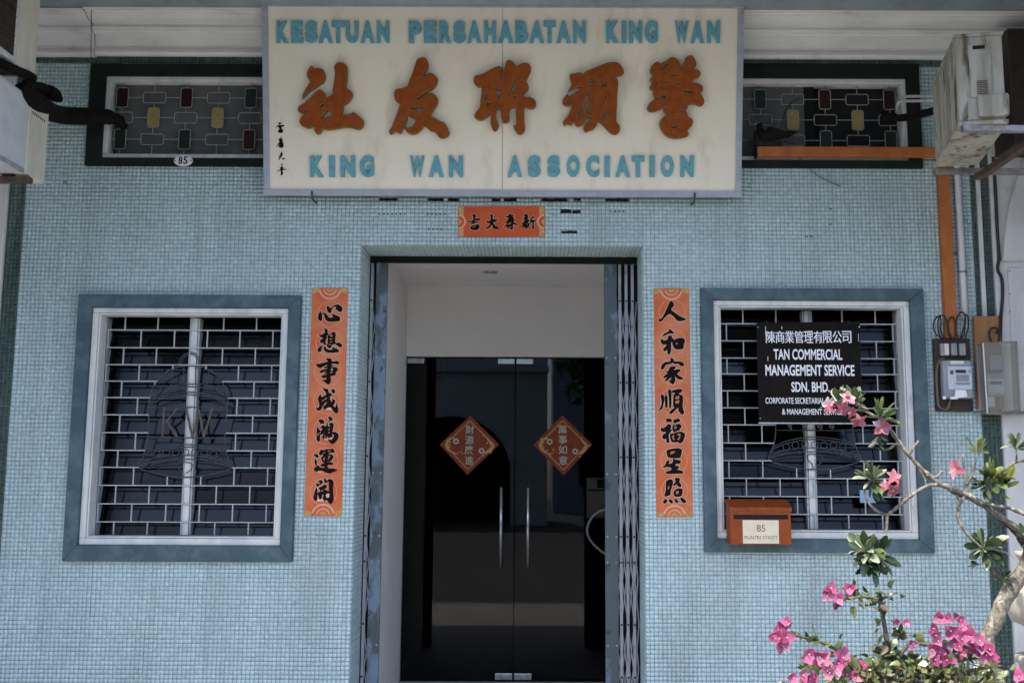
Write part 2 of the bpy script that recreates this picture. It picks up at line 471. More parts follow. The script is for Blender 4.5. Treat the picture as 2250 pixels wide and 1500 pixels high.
_o = [n for n in _t.nodes if n.type == 'OUTPUT_MATERIAL'][0]
_m = [n for n in _t.nodes if n.type == 'MIX_SHADER'][0]
_d = _t.nodes.new('ShaderNodeBsdfDiffuse'); _d.inputs[0].default_value = (0.42, 0.41, 0.36, 1)
_x = _t.nodes.new('ShaderNodeMixShader'); _x.inputs[0].default_value = 0.34
_t.links.new(_m.outputs[0], _x.inputs[1]); _t.links.new(_d.outputs[0], _x.inputs[2]); _t.links.new(_x.outputs[0], _o.inputs[0])
M['ceramic'] = mat('ceramic fuse', (0.30, 0.31, 0.28), 0.3, col2=(0.2, 0.21, 0.2), scale=20)
M['wire_beige'] = mat('beige wire', (0.40, 0.28, 0.14), 0.6)
M['bird'] = mat('dark feathers', (0.007, 0.006, 0.006), 0.8, spec=0.15, col2=(0.014, 0.011, 0.010), scale=30)
M['twig'] = mat('nest twigs', (0.035, 0.026, 0.018), 0.9)
M['bark'] = mat('pale bark', (0.21, 0.185, 0.135), 0.85, col2=(0.085, 0.072, 0.05), scale=85, lo=0.40, hi=0.60, bump=1.0, bscale=130, stretch=(1, 1, 0.7), dirt=(0.30, 0.27, 0.21), dscale=42, dlo=0.56, dhi=0.62)
M['bark_dark'] = mat('brown stem', (0.055, 0.042, 0.03), 0.85, col2=(0.11, 0.085, 0.055), scale=30, bump=0.6, bscale=90)
M['leaf'] = attr_mat('leaf', 0.33, dirt=(0.045, 0.05, 0.02), translucent=0.22)
M['petal'] = attr_mat('petal', 0.65, dirt=(0.36, 0.10, 0.14), spec=0.2, translucent=0.38)
M['urn'] = mat('cream urn', (0.36, 0.335, 0.26), 0.85, col2=(0.30, 0.28, 0.215), scale=9, bump=0.3, bscale=60)
M['terracotta'] = mat('terracotta', (0.30, 0.12, 0.06), 0.8, col2=(0.24, 0.10, 0.05), scale=10, bump=0.3)
M['soil'] = mat('soil', (0.035, 0.025, 0.018), 0.95, bump=1.0, bscale=40)
M['floor'] = mat('worn cement floor', (0.42, 0.40, 0.37), 0.7, col2=(0.34, 0.325, 0.30), scale=5)
M['asphalt'] = mat('asphalt', (0.085, 0.084, 0.082), 0.9, col2=(0.065, 0.064, 0.063), scale=3, bump=0.4, bscale=80)
M['kerb'] = mat('kerb concrete', (0.30, 0.29, 0.27), 0.85, col2=(0.24, 0.23, 0.22), scale=5, bump=0.3)
M['opp_wall'] = mat('grey green stucco', (0.60, 0.65, 0.60), 0.85, col2=(0.50, 0.55, 0.51), scale=1.5)
M['opp_blue'] = mat('pale blue stucco', (0.42, 0.50, 0.60), 0.85, col2=(0.36, 0.44, 0.54), scale=1.2)
M['opp_roof'] = mat('clay roof', (0.26, 0.11, 0.07), 0.85, col2=(0.2, 0.08, 0.05), scale=8)

# ================================================================== STRUCTURE
def rect_of(tl, tr, bl, br, y=0.0):
    p = [W(*q, y) for q in (tl, tr, bl, br)]
    return ((p[0].x + p[2].x) / 2, (p[1].x + p[3].x) / 2, (p[2].z + p[3].z) / 2, (p[0].z + p[1].z) / 2)   # x0 x1 z0 z1

XL = W(21, 430).x                       # left end of the facade
XR = W(2187, 700).x                     # right end
YF = -2.45                              # street edge of the arcade
ZC = W(1125, 20, -0.24).z               # arcade ceiling
ZT = W(1125, 128).z                     # top of the tiling
DOOR = list(rect_of((790, 537), (1412, 540), (770, 1480), (1421, 1480)))
DOOR[2] = 0.0
WINL = rect_of((179, 648), (664, 650), (140, 1232), (643, 1232))
WINR = rect_of((1536, 635), (2027, 635), (1549, 1212), (2048, 1214))
VENL = list(rect_of((202, 143), (700, 146), (192, 366), (700, 369)))
VENR = list(rect_of((1500, 142), (2016, 145), (1500, 371), (2025, 371)))
WHITE_L = rect_of((206, 676), (637, 677), (174, 1197), (617, 1198))
WHITE_R = rect_of((1564, 663), (1996, 658), (1576, 1185), (2018, 1183))
WHITE_VL = list(rect_of((233, 168), (700, 170), (226, 349), (700, 351)))
WHITE_VR = list(rect_of((1500, 173), (1990, 173), (1500, 355), (1996, 355)))
for a, b in ((VENL, 0.10), (WHITE_VL, 0.0)):
    a[1] = W(690, 300).x + b
for a, b in ((VENR, -0.10), (WHITE_VR, 0.0)):
    a[0] = W(1520, 300).x + b
WT = 0.34                               # wall thickness

# ground
MB().box(-60, 60, -60, YF - 0.35, -0.5, -0.15).build('street', M['asphalt'], kind='structure')
MB().box(-60, 60, YF - 0.35, YF - 0.15, -0.5, 0.0).build('kerb', M['kerb'], kind='structure', bevel=0.02)
MB().box(-60, 60, YF - 0.146, 6.0, -0.5, 0.0).build('pavement', M['floor'], kind='structure')

house = thing('shophouse', 'pale blue mosaic tiled shophouse front with barred windows and recessed doorway', 'shophouse', (0, 0, 0))

def holed(x0, x1, z0, z1, holes, y0, y1):
    xs = sorted({x0, x1, *[c for h in holes for c in h[:2] if x0 < c < x1]})
    zs = sorted({z0, z1, *[c for h in holes for c in h[2:] if z0 < c < z1]})
    def solid(i, j):
        if i < 0 or j < 0 or i >= len(xs) - 1 or j >= len(zs) - 1: return False
        cx, cz = (xs[i] + xs[i + 1]) / 2, (zs[j] + zs[j + 1]) / 2
        return not any(h[0] < cx < h[1] and h[2] < cz < h[3] for h in holes)
    m = MB()
    for i in range(len(xs) - 1):
        for j in range(len(zs) - 1):
            if not solid(i, j): continue
            a, b, c, d = xs[i], xs[i + 1], zs[j], zs[j + 1]
            m.add([(a, y0, c), (b, y0, c), (b, y0, d), (a, y0, d)], [(0, 1, 2, 3)])
            m.add([(a, y1, c), (b, y1, c), (b, y1, d), (a, y1, d)], [(3, 2, 1, 0)])
            if not solid(i - 1, j): m.add([(a, y0, c), (a, y0, d), (a, y1, d), (a, y1, c)], [(0, 1, 2, 3)])
            if not solid(i + 1, j): m.add([(b, y0, c), (b, y1, c), (b, y1, d), (b, y0, d)], [(0, 1, 2, 3)])
            if not solid(i, j - 1): m.add([(a, y0, c), (a, y1, c), (b, y1, c), (b, y0, c)], [(0, 1, 2, 3)])
            if not solid(i, j + 1): m.add([(a, y0, d), (b, y0, d), (b, y1, d), (a, y1, d)], [(0, 1, 2, 3)])
    return m

HOLES = [DOOR, WHITE_L, WHITE_R, WHITE_VL, WHITE_VR]
holed(XL - 0.75, XR + 0.75, 0.0, ZC + 0.3, [(h[0], h[1], h[2] - (0.01 if h is DOOR else 0), h[3]) for h in HOLES], 0.0, WT).build('wall', M['grout'], house)

# ---- mosaic: every tile is geometry
PITCH_T, GAP = 0.0240, 0.0021
SCARS = []     # patches where tiles have come away (x0, x1, z0, z1)
for (a, b, c, d) in ((985, 436, 1008, 445), (1078, 436, 1102, 443), (1106, 436, 1138, 443), (1192, 436, 1246, 444), (1330, 436, 1380, 442), (835, 436, 872, 441),
                     (942, 436, 975, 442), (1230, 460, 1255, 469), (1258, 462, 1275, 471), (1234, 508, 1271, 517), (1262, 436, 1276, 441)):
    p, q = W(a, b), W(c, d)
    SCARS.append((p.x, q.x, q.z, p.z))
def tiles():
    V, F, C = [], [], []
    pale = np.array([0.455, 0.588, 0.602]); whitish = np.array([0.60, 0.70, 0.70]); teal = np.array([0.365, 0.51, 0.535])
    green = np.array([0.018, 0.048, 0.038]); green2 = np.array([0.038, 0.08, 0.066])
    blockers = [(h[0] + 0.02, h[1] - 0.02, h[2] + 0.02, h[3] - 0.02) for h in (WINL, WINR, VENL, VENR)]
    def emit(o, u, v, n, w, h, col, j=1.0):
        """one tile: centre o, axes u v, normal n (numpy)"""
        b = len(V)
        e = 0.0012
        jit = rng.uniform(-0.00055, 0.00055, 4) * j
        for sx, sy in ((-1, -1), (1, -1), (1, 1), (-1, 1)):
            V.append(o + u * sx * w / 2 + v * sy * h / 2)
        for k, (sx, sy) in enumerate(((-1, -1), (1, -1), (1, 1), (-1, 1))):
            V.append(o + u * sx * (w / 2 - e) + v * sy * (h / 2 - e) + n * (0.0042 + jit[k]))
        F.extend(((b + 4, b + 5, b + 6, b + 7), (b, b + 1, b + 5, b + 4), (b + 1, b + 2, b + 6, b + 5), (b + 2, b + 3, b + 7, b + 6), (b + 3, b, b + 4, b + 7)))
        C.extend([col] * 5)
    X, Z, N = np.array([1., 0, 0]), np.array([0, 0, 1.]), np.array([0, -1., 0])
    Yv = np.array([0, 1., 0])
    def colour(x, z, gr):
        t = rng.random()
        if gr:
            return green * (1 - t) + green2 * t
        c = pale * (1 - t * 0.3) + (whitish if rng.random() < 0.45 else teal) * t * 0.3
        return c * rng.uniform(0.95, 1.05)
    nx = int((XR - XL) / PITCH_T) + 1
    nz = int(ZT / PITCH_T) + 1
    x_off = DOOR[0] - math.ceil((DOOR[0] - XL) / PITCH_T) * PITCH_T
    z_off = DOOR[3] - math.ceil(DOOR[3] / PITCH_T) * PITCH_T
    nleft, nright = 3, 4
    SJ = {}
    def sheet(i, j):
        k = (i // 13, (j + (i // 13) * 5) // 13)
        if k not in SJ: SJ[k] = (rng.uniform(-0.0011, 0.0011), rng.uniform(-0.0011, 0.0011), rng.uniform(-0.006, 0.006), rng.uniform(0.95, 1.04))
        return SJ[k]
    for j in range(nz + 1):
        z0, z1 = z_off + j * PITCH_T, z_off + (j + 1) * PITCH_T
        if z1 > ZT + 0.004 or z1 < 0.01: continue
        z0 = max(z0, 0.0)
        wob = rng.uniform(-0.0006, 0.0006)
        for i in range(nx + 2):
            x0, x1 = x_off + i * PITCH_T, x_off + (i + 1) * PITCH_T
            x0, x1 = max(x0, XL + 0.002), min(x1, XR - 0.002)
            if x1 - x0 < 0.008: continue
            cx, cz = (x0 + x1) / 2, (z0 + z1) / 2
            if any(h[0] < cx < h[1] and h[2] < cz < h[3] for h in blockers): continue
            if cz < DOOR[3]:
                if cx > DOOR[0] and cx < DOOR[1]:
                    if x1 <= DOOR[1] + 0.0: continue
                    continue
                if cx > DOOR[1] and x0 < DOOR[1]: x0 = DOOR[1]
            if any(h[0] < cx < h[1] and h[2] < cz < h[3] for h in SCARS): continue
            if rng.random() < 0.00012: continue
            gr = (x0 < XL + nleft * PITCH_T) or (x1 > XR - nright * PITCH_T) or (z1 > ZT - 2 * PITCH_T + 0.004)
            sx_, sz_, sr_, sb_ = sheet(i, j)
            edge_ = abs(x0 - DOOR[1]) < 0.03 or abs(x1 - DOOR[0]) < 0.03 or cz < DOOR[3] + 0.03 and DOOR[0] - 0.03 < cx < DOOR[1] + 0.03
            if edge_: sx_ = sz_ = sr_ = 0.0
            emit(np.array([(x0 + x1) / 2 + sx_ + rng.uniform(-5e-4, 5e-4), 0.0, cz + sz_ + sr_ * ((i % 13) - 6) * PITCH_T + rng.uniform(-4e-4, 4e-4)]), X, Z, N, x1 - x0 - GAP, z1 - z0 - GAP, colour(cx, cz, gr) * sb_)
    # the reveal: two cheeks and the soffit
    ny = int((WT - 0.01) / PITCH_T)
    for j in range(int(DOOR[3] / PITCH_T)):
        z = DOOR[3] - (j + 0.5) * PITCH_T
        for k in range(ny):
            y = (k + 0.5) * PITCH_T + 0.004
            for xx, n in ((DOOR[0], X), (DOOR[1], -X)):
                emit(np.array([xx, y, z]), Yv if n[0] < 0 else -Yv, Z, n, PITCH_T - GAP, PITCH_T - GAP, colour(xx, z, False) * 0.95)
    for i in range(int((DOOR[1] - DOOR[0]) / PITCH_T)):
        x = DOOR[0] + (i + 0.5) * PITCH_T
        for k in range(ny):
            y = (k + 0.5) * PITCH_T + 0.004
            emit(np.array([x, y, DOOR[3]]), X, Yv, -Z, PITCH_T - GAP, PITCH_T - GAP, colour(x, 2, False) * 0.95)
    me = bpy.data.meshes.new('mosaic_tiles')
    V = np.array(V, np.float32); F = np.array(F, np.int32); C = np.clip(np.array(C, np.float32), 0, 1)
    me.vertices.add(len(V)); me.vertices.foreach_set('co', V.ravel())
    me.loops.add(F.size); me.loops.foreach_set('vertex_index', F.ravel())
    me.polygons.add(len(F)); me.polygons.foreach_set('loop_start', np.arange(0, F.size, 4, dtype=np.int32))
    me.polygons.foreach_set('loop_total', np.full(len(F), 4, np.int32))
    me.update(calc_edges=True)
    at = me.attributes.new('tint', 'FLOAT_COLOR', 'FACE')
    at.data.foreach_set('color', np.hstack([C, np.ones((len(C), 1), np.float32)]).ravel())
    me.materials.append(M['tile'])
    o = bpy.data.objects.new('mosaic_tiles', me)
    link(o, house, label='small square pale blue mosaic tiles with dark green border rows', kind='stuff')
tiles()
for (a, b, c, d) in SCARS:           # black adhesive left where tiles have gone
    n = 7
    top = [(a + (b - a) * i / n, d + random.uniform(-0.003, 0.003)) for i in range(n + 1)]
    bot = [(a + (b - a) * i / n, c + random.uniform(-0.004, 0.004)) for i in range(n + 1)]
    MB().prism(top + bot[::-1], -0.0015, 0.001).build('tile_scar', M['void'], house)
for (px, py, w) in ((832, 470, 66), (938, 470, 46), (940, 503, 40), (1340, 464, 36), (1770, 519, 22), (1822, 458, 14), (1822, 492, 12)):   # rows of small chips along worn joints
    for k in range(int(w / 9)):
        p = W(px + k * 9.2, py)
        x, z = p.x, p.z
        q = [(x, z), (x + 0.014 * random.uniform(.5, 1), z + random.uniform(-.002, .002)), (x + 0.012, z - 0.006), (x + 0.001, z - 0.007)]
        MB().prism(q, -0.0062, 0.0).build('tile_chip', M['void'], house)

# ---- cornice and ceiling of the arcade
def zc(py, y): return W(1125, py, y).z
prof = [(0.0, zc(129, 0)), (-0.020, zc(128, -0.02)), (-0.042, zc(124, -0.042)), (-0.050, zc(118, -0.05)), (-0.044, zc(112, -0.044)), (-0.030, zc(109, -0.03)),
        (-0.030, zc(105, -0.03)), (-0.048, zc(102, -0.048)), (-0.060, zc(78, -0.06)), (-0.085, zc(77, -0.085)), (-0.090, zc(72, -0.09)), (-0.104, zc(70, -0.104)), (-0.108, zc(63, -0.108)), (-0.094, zc(61, -0.094)),
        (-0.100, zc(55, -0.10)), (-0.128, zc(51, -0.128)), (-0.158, zc(44, -0.158)), (-0.180, zc(37, -0.18)), (-0.186, zc(33, -0.186)), (-0.206, zc(32, -0.206)), (-0.212, zc(26, -0.212)), (-0.236, zc(25, -0.236)), (-0.24, ZC), (0.0, ZC)]
def sweep(x0, x1):
    n = len(prof)
    m = MB()
    m.add([(x0, y, z) for y, z in prof] + [(x1, y, z) for y, z in prof],
          [(i, i + n, (i + 1) % n + n, (i + 1) % n) for i in range(n)] + [tuple(range(n)), tuple(reversed(range(n, 2 * n)))])
    return m
xs_ = W(201, 70, -0.1).x
sweep(xs_ + 0.004, XR + 0.5).build('cornice', M['cornice'], house)
sweep(XL - 0.5, xs_ - 0.002).build('cornice', M['cornice'], house, label='darker end length of white cornice by the left wall').location.z = -0.006
MB().box(XL - 0.75, XR + 0.75, YF, -0.002, ZC, ZC + 0.25).build('ceiling', M['ceil'], house, label='grey blue arcade ceiling')
# beam and upper storey on the street edge
MB().box(XL - 0.75, XR + 0.75, YF - 0.16, YF - 0.002, 4.1, 9.0).build('upper_front', M['plaster'], house)
# party walls of the arcade, and the white piers at both ends of the tiling
MB().box(XL - 0.75, XL - 0.5, YF, -0.002, 0.0, ZC - 0.002).build('party_wall', M['plaster'], house, label='white painted party wall at the left edge')
MB().box(XR + 0.5, XR + 0.75, YF, -0.002, 0.0, ZC - 0.002).build('party_wall', M['plaster'], house, label='white painted party wall at the right edge')
MB().box(XL - 0.5, XL, -0.03, -0.001, 0.0, ZC - 0.002).build('pier', M['plaster'], house, label='white rendered pier at the left end of the tiling', bevel=0.006)
MB().box(XR, XR + 0.5, -0.03, -0.001, 0.0, ZC - 0.002).build('pier', M['plaster'], house, label='white rendered pier at the right end of the tiling', bevel=0.006)
pz = W(2212, 572, -0.06).z
px0, px1 = W(2204, 572, -0.06).x, XR + 0.5
head = [W(a, b, -0.06) for a, b in ((2204, 572), (2208, 520), (2213, 480), (2220, 445), (2230, 410), (2243, 375), (2262, 340))]
poly = [(p.x, p.z) for p in head] + [(px1, W(2262, 325, -0.06).z), (px1, pz)]
MB().prism(poly, -0.062, -0.0305).build('arch_head', M['plaster'], house, label='raised white arch head on the right pier')
MB().tube([W(a, b, -0.036) for a, b in ((2196, 566), (2206, 574), (2225, 571), (2262, 566), (2300, 566))], 0.004, 6).build('impost_line', M['galv'], house)
q0, q1 = W(2214, 588, -0.04), W(2300, 905, -0.04)
MB().box(q0.x, px1, -0.040, -0.0305, q1.z, q0.z).build('cover_panel', M['pvc'], house, label='white screwed cover panel on the right pier', bevel=0.003)
for py in (596, 645, 685):
    q = W(2219, py, -0.04)
    MB().tube([(q.x, -0.043, q.z), (q.x, -0.0395, q.z)], 0.004, 8).build('screw', M['rust_metal'], house)

# ---- windows
def frame_mb(r, w, y0, y1):
    x0, x1, z0, z1 = r
    w = w if isinstance(w, tuple) else (w, w, w, w)        # left right bottom top
    m = MB()
    m.box(x0, x0 + w[0], y0, y1, z0 + w[2], z1 - w[3]); m.box(x1 - w[1], x1, y0, y1, z0 + w[2], z1 - w[3])
    m.box(x0, x1, y0, y1, z0, z0 + w[2]); m.box(x0, x1, y0, y1, z1 - w[3], z1)
    return m
def border_mb(outer, inner, y0, y1):
    """mitred border between two rectangles"""
    o = [(outer[0], outer[2]), (outer[1], outer[2]), (outer[1], outer[3]), (outer[0], outer[3])]
    i = [(inner[0], inner[2]), (inner[1], inner[2]), (inner[1], inner[3]), (inner[0], inner[3])]
    m = MB()
    for k in range(4):
        q = [o[k], o[(k + 1) % 4], i[(k + 1) % 4], i[k]]
        m.prism(q, y0, y1)
    return m

def L5(pts):                                 # bell drawing -> pixels
    return [(290 + x / 5.0, 760 + y / 5.0) for x, y in pts]
BELL_OUT = L5([(500, 230), (420, 260), (330, 320), (260, 400), (215, 490), (190, 600), (182, 800), (175, 1000), (150, 1130), (115, 1230), (65, 1330), (200, 1380), (400, 1425), (600, 1440), (800, 1420), (980, 1380), (1100, 1335),
               (1065, 1260), (1035, 1150), (1022, 1000), (1030, 850), (1050, 650), (1050, 560), (1020, 450), (960, 350), (860, 270), (760, 225), (630, 215)])
BELL_LINES = [L5(q) for q in (
    [(510, 215), (530, 140), (580, 90), (640, 68), (700, 85), (740, 130), (745, 200)], [(535, 215), (550, 150), (590, 110), (640, 88), (690, 105), (725, 150), (722, 205)],
    [(195, 560), (300, 500), (450, 460), (620, 445), (800, 460), (950, 500), (1050, 560)], [(240, 490), (350, 450), (480, 425), (640, 415), (800, 425), (930, 460), (1030, 510)],
    [(200, 610), (330, 550), (480, 520), (640, 505), (800, 520), (930, 560), (1050, 625)], [(195, 640), (330, 577), (480, 547), (640, 532), (800, 547), (930, 587), (1050, 650)],
    [(140, 1180), (300, 1120), (480, 1085), (640, 1080), (820, 1100), (960, 1130), (1035, 1170)], [(135, 1205), (300, 1147), (480, 1112), (640, 1107), (820, 1127), (960, 1157), (1040, 1195)],
    [(115, 1270), (250, 1225), (430, 1205), (640, 1200), (850, 1225), (1000, 1270), (1075, 1300)], [(65, 1320), (250, 1265), (450, 1245), (640, 1240), (860, 1260), (1090, 1325)],
    [(555, 1430), (540, 1370), (500, 1330), (495, 1290), (540, 1265), (600, 1275), (650, 1285), (665, 1320), (640, 1365), (590, 1395)],)]
BELL_STRAIGHT = [L5(q) for q in ([(185, 670), (1050, 670)], [(178, 1005), (1022, 1010)], [(440, 255), (430, 430)], [(572, 225), (565, 415)], [(700, 225), (700, 410)], [(840, 260), (830, 430)])]
BELL_RINGS = L5([(275, 1190), (378, 1170), (482, 1162), (588, 1165), (690, 1170), (797, 1170), (898, 1190)])
BELL_KW = [L5(q) for q in ([(362, 670), (340, 1000)], [(515, 675), (378, 832)], [(388, 815), (503, 1000)], [(597, 680), (668, 1000)], [(738, 690), (670, 1000)], [(738, 690), (797, 1000)], [(890, 680), (800, 985)])]

def inside(x, z, poly):
    c = False
    for i in range(len(poly)):
        x1, z1 = poly[i]; x2, z2 = poly[i - 1]
        if (z1 > z) != (z2 > z) and x < (x2 - x1) * (z - z1) / (z2 - z1) + x1: c = not c
    return c

GY = 0.098
def window(outer, white, rows, odd, even, mull, dx, dz, left, label, glint):
    win = border_mb(outer, white, -0.034, 0.001).build('window', M['case_blue'], house, label=label, bevel=0.004)
    x0, x1, z0, z1 = white
    g = 0.0008
    def sub(m, name, mt, **k):
        o = m.build(name, mt, None, **k)
        o.parent = win; o.matrix_parent_inverse = Matrix.Identity(4)
        return o
    sub(frame_mb((x0 + g, x1 - g, z0 + g, z1 - g), (0.034, 0.034, 0.038, 0.030), -0.012, 0.10), 'frame', M['wood_white'], bevel=0.005)
    sub(frame_mb((x0 + 0.036, x1 - 0.036, z0 + 0.040, z1 - 0.032), (0.010, 0.010, 0.010, 0.010), -0.002, 0.09), 'inner_bead', M['wood_white'], bevel=0.003)
    # louvre channels at the jambs and along the mullion
    ix0, ix1, iz0, iz1 = x0 + 0.047, x1 - 0.047, z0 + 0.051, z1 - 0.043
    for a in (ix0 - 0.012, ix1 + 0.004):
        sub(MB().box(a, a + 0.008, 0.112, 0.205, iz0, iz1), 'louvre_channel', M['alu'], bevel=0.002)
    mx0, mx1 = mull - 0.034, mull + 0.034
    mm = MB().box(mx0 + 0.012, mx1 - 0.020, 0.106, 0.205, iz0, iz1)
    sub(mm, 'mullion', M['wood_white'], bevel=0.003)
    for a in (mx0, mx1 - 0.018):
        mm = MB().box(a, a + 0.010, 0.115, 0.205, iz0, iz1)
        sub(mm, 'louvre_channel', M['alu'], bevel=0.002)
    # glass blades, one per row of the grille
    edges = [iz1] + [r for r in rows] + [iz0]
    for k in range(len(edges) - 1):
        za, zb = edges[k], edges[k + 1]
        h = za - zb
        for (a, b) in ((ix0 - 0.003, mx0 - 0.001), (mx1 - 0.006, ix1 + 0.003)):
            tilt = R(random.uniform(9, 15)) if not glint else R(random.uniform(10, 24))
            L = h + 0.016
            mb = MB()
            cy, cz_ = 0.160, (za + zb) / 2
            uy, uz = math.sin(tilt), math.cos(tilt)
            ny_, nz_ = -math.cos(tilt), math.sin(tilt)
            o = Vector((a, cy - uy * L / 2, cz_ - uz * L / 2))
            mb.obox(o, (b - a, 0, 0), (0, uy * L, uz * L), (0, -ny_ * 0.004, -nz_ * 0.004))
            sub(mb, 'louvre_blade', M['blade'])
    # the white brick-pattern grille, with the bell left clear
    bell = [(W(*p, GY).x + dx, W(*p, GY).z + dz) for p in BELL_OUT]
    gm = MB()
    hw = 0.0030
    def span(xa, xb, z):
        cuts = [xa + (xb - xa) * i / 240 for i in range(241)]
        run = None
        for c in cuts:
            ok = not inside(c, z, bell)
            if ok and run is None: run = c
            if (not ok or c == cuts[-1]) and run is not None:
                if c - run > 0.01: gm.box(run, c, GY - 0.004, GY + 0.004, z - hw, z + hw)
                run = None
    for r in rows: span(x0 + 0.035, x1 - 0.035, r)
    for k in range(len(edges) - 1):
        for t in (odd if k % 2 == 0 else even):
            if not (ix0 < t < ix1): continue
            n = 12
            za, zb = edges[k] - (hw if k else 0), edges[k + 1] + hw
            run = None
            for i in range(n + 1):
                z = za + (zb - za) * i / n
                ok = not inside(t, z, bell)
                if ok and run is None: run = z
                if (not ok or i == n) and run is not None:
                    if run - z > 0.008: gm.box(t - hw, t + hw, GY - 0.004, GY + 0.004, z, run)
                    run = None
    sub(gm, 'grille', M['rod'])
    def at(p, y=GY):
        q = W(*p, GY)
        return (q.x + dx, y, q.z + dz)
    bm = MB()
    ring = smooth_closed([at(p) for p in BELL_OUT], 2)
    bm.tube(ring + [ring[0]], 0.0036, 6, caps=False)
    for q in BELL_LINES: bm.tube(smooth_open([at(p) for p in q], 4), 0.0028, 6)
    for q in BELL_STRAIGHT: bm.tube([at(p) for p in q], 0.0028, 6)
    for p in BELL_RINGS:
        c = at(p, GY - 0.003)
        bm.tube([(c[0] + 0.0195 * math.cos(a), c[1], c[2] + 0.0195 * math.sin(a)) for a in np.linspace(0, 2 * math.pi, 19)], 0.0024, 5, caps=False)
    sub(bm, 'bell_emblem', M['bell'], label='wrought outline of a bell in the grille')
    for nm, seg in (('letter', BELL_KW[:3]), ('letter', BELL_KW[3:])):
        km = MB()
        for i, q in enumerate(seg):
            a, b = Vector(at(q[0])), Vector(at(q[1]))
            d = (b - a).normalized(); s = Vector((d.z, 0, -d.x)) * 0.011
            km.obox(a - s / 2 + Vector((0, -0.010 - 0.0006 * i, 0)), b - a, s, (0, 0.005, 0))
        sub(km, nm, M['brass'])
    return win
rowsL = [W(400, 600 + v / 2.273, GY).z for v in (285, 373, 458, 540, 622, 708, 797, 885, 970, 1060, 1152, 1242)]
oddL = [W(p, 1165, GY).x for p in (249.5, 323.4, 398, 471.6, 545.6, 619)]
evenL = [W(p, 1126, GY).x for p in (215, 289, 364, 438, 511, 585)]
mulL = W(418, 950, 0.11).x
window(WINL, WHITE_L, rowsL, oddL, evenL, mulL, 0, 0, True, 'left barred louvre window in a blue grey surround', False)
rowsR = [W(1780, 600 + v / 2.308, GY).z for v in (258, 345, 432, 512, 598, 684, 770, 862, 951, 1040, 1132, 1222)]
oddR = [W(p, 692, GY).x for p in (1559, 1632, 1704.5, 1777, 1849.7, 1922.5, 1995)]
evenR = [W(p, 730, GY).x for p in (1596, 1669, 1742, 1815, 1888, 1961.5)]
mulR = W(1781, 900, 0.11).x
d_ = W(1791, 1010, GY) - W(406.5, 1026.5, GY)
window(WINR, WHITE_R, rowsR, oddR, evenR, mulR, d_.x, d_.z, False, 'right barred louvre window behind the black company board', True)
# dark rooms behind the windows and vents
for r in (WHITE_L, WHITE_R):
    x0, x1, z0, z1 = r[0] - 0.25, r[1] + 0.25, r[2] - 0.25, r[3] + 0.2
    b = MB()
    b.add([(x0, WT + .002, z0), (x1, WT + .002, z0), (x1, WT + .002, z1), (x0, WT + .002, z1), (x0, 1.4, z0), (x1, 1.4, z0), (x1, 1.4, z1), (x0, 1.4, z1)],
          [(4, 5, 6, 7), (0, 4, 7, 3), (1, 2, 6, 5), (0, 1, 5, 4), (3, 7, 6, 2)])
    b.build('back_room', M['dark'], house)

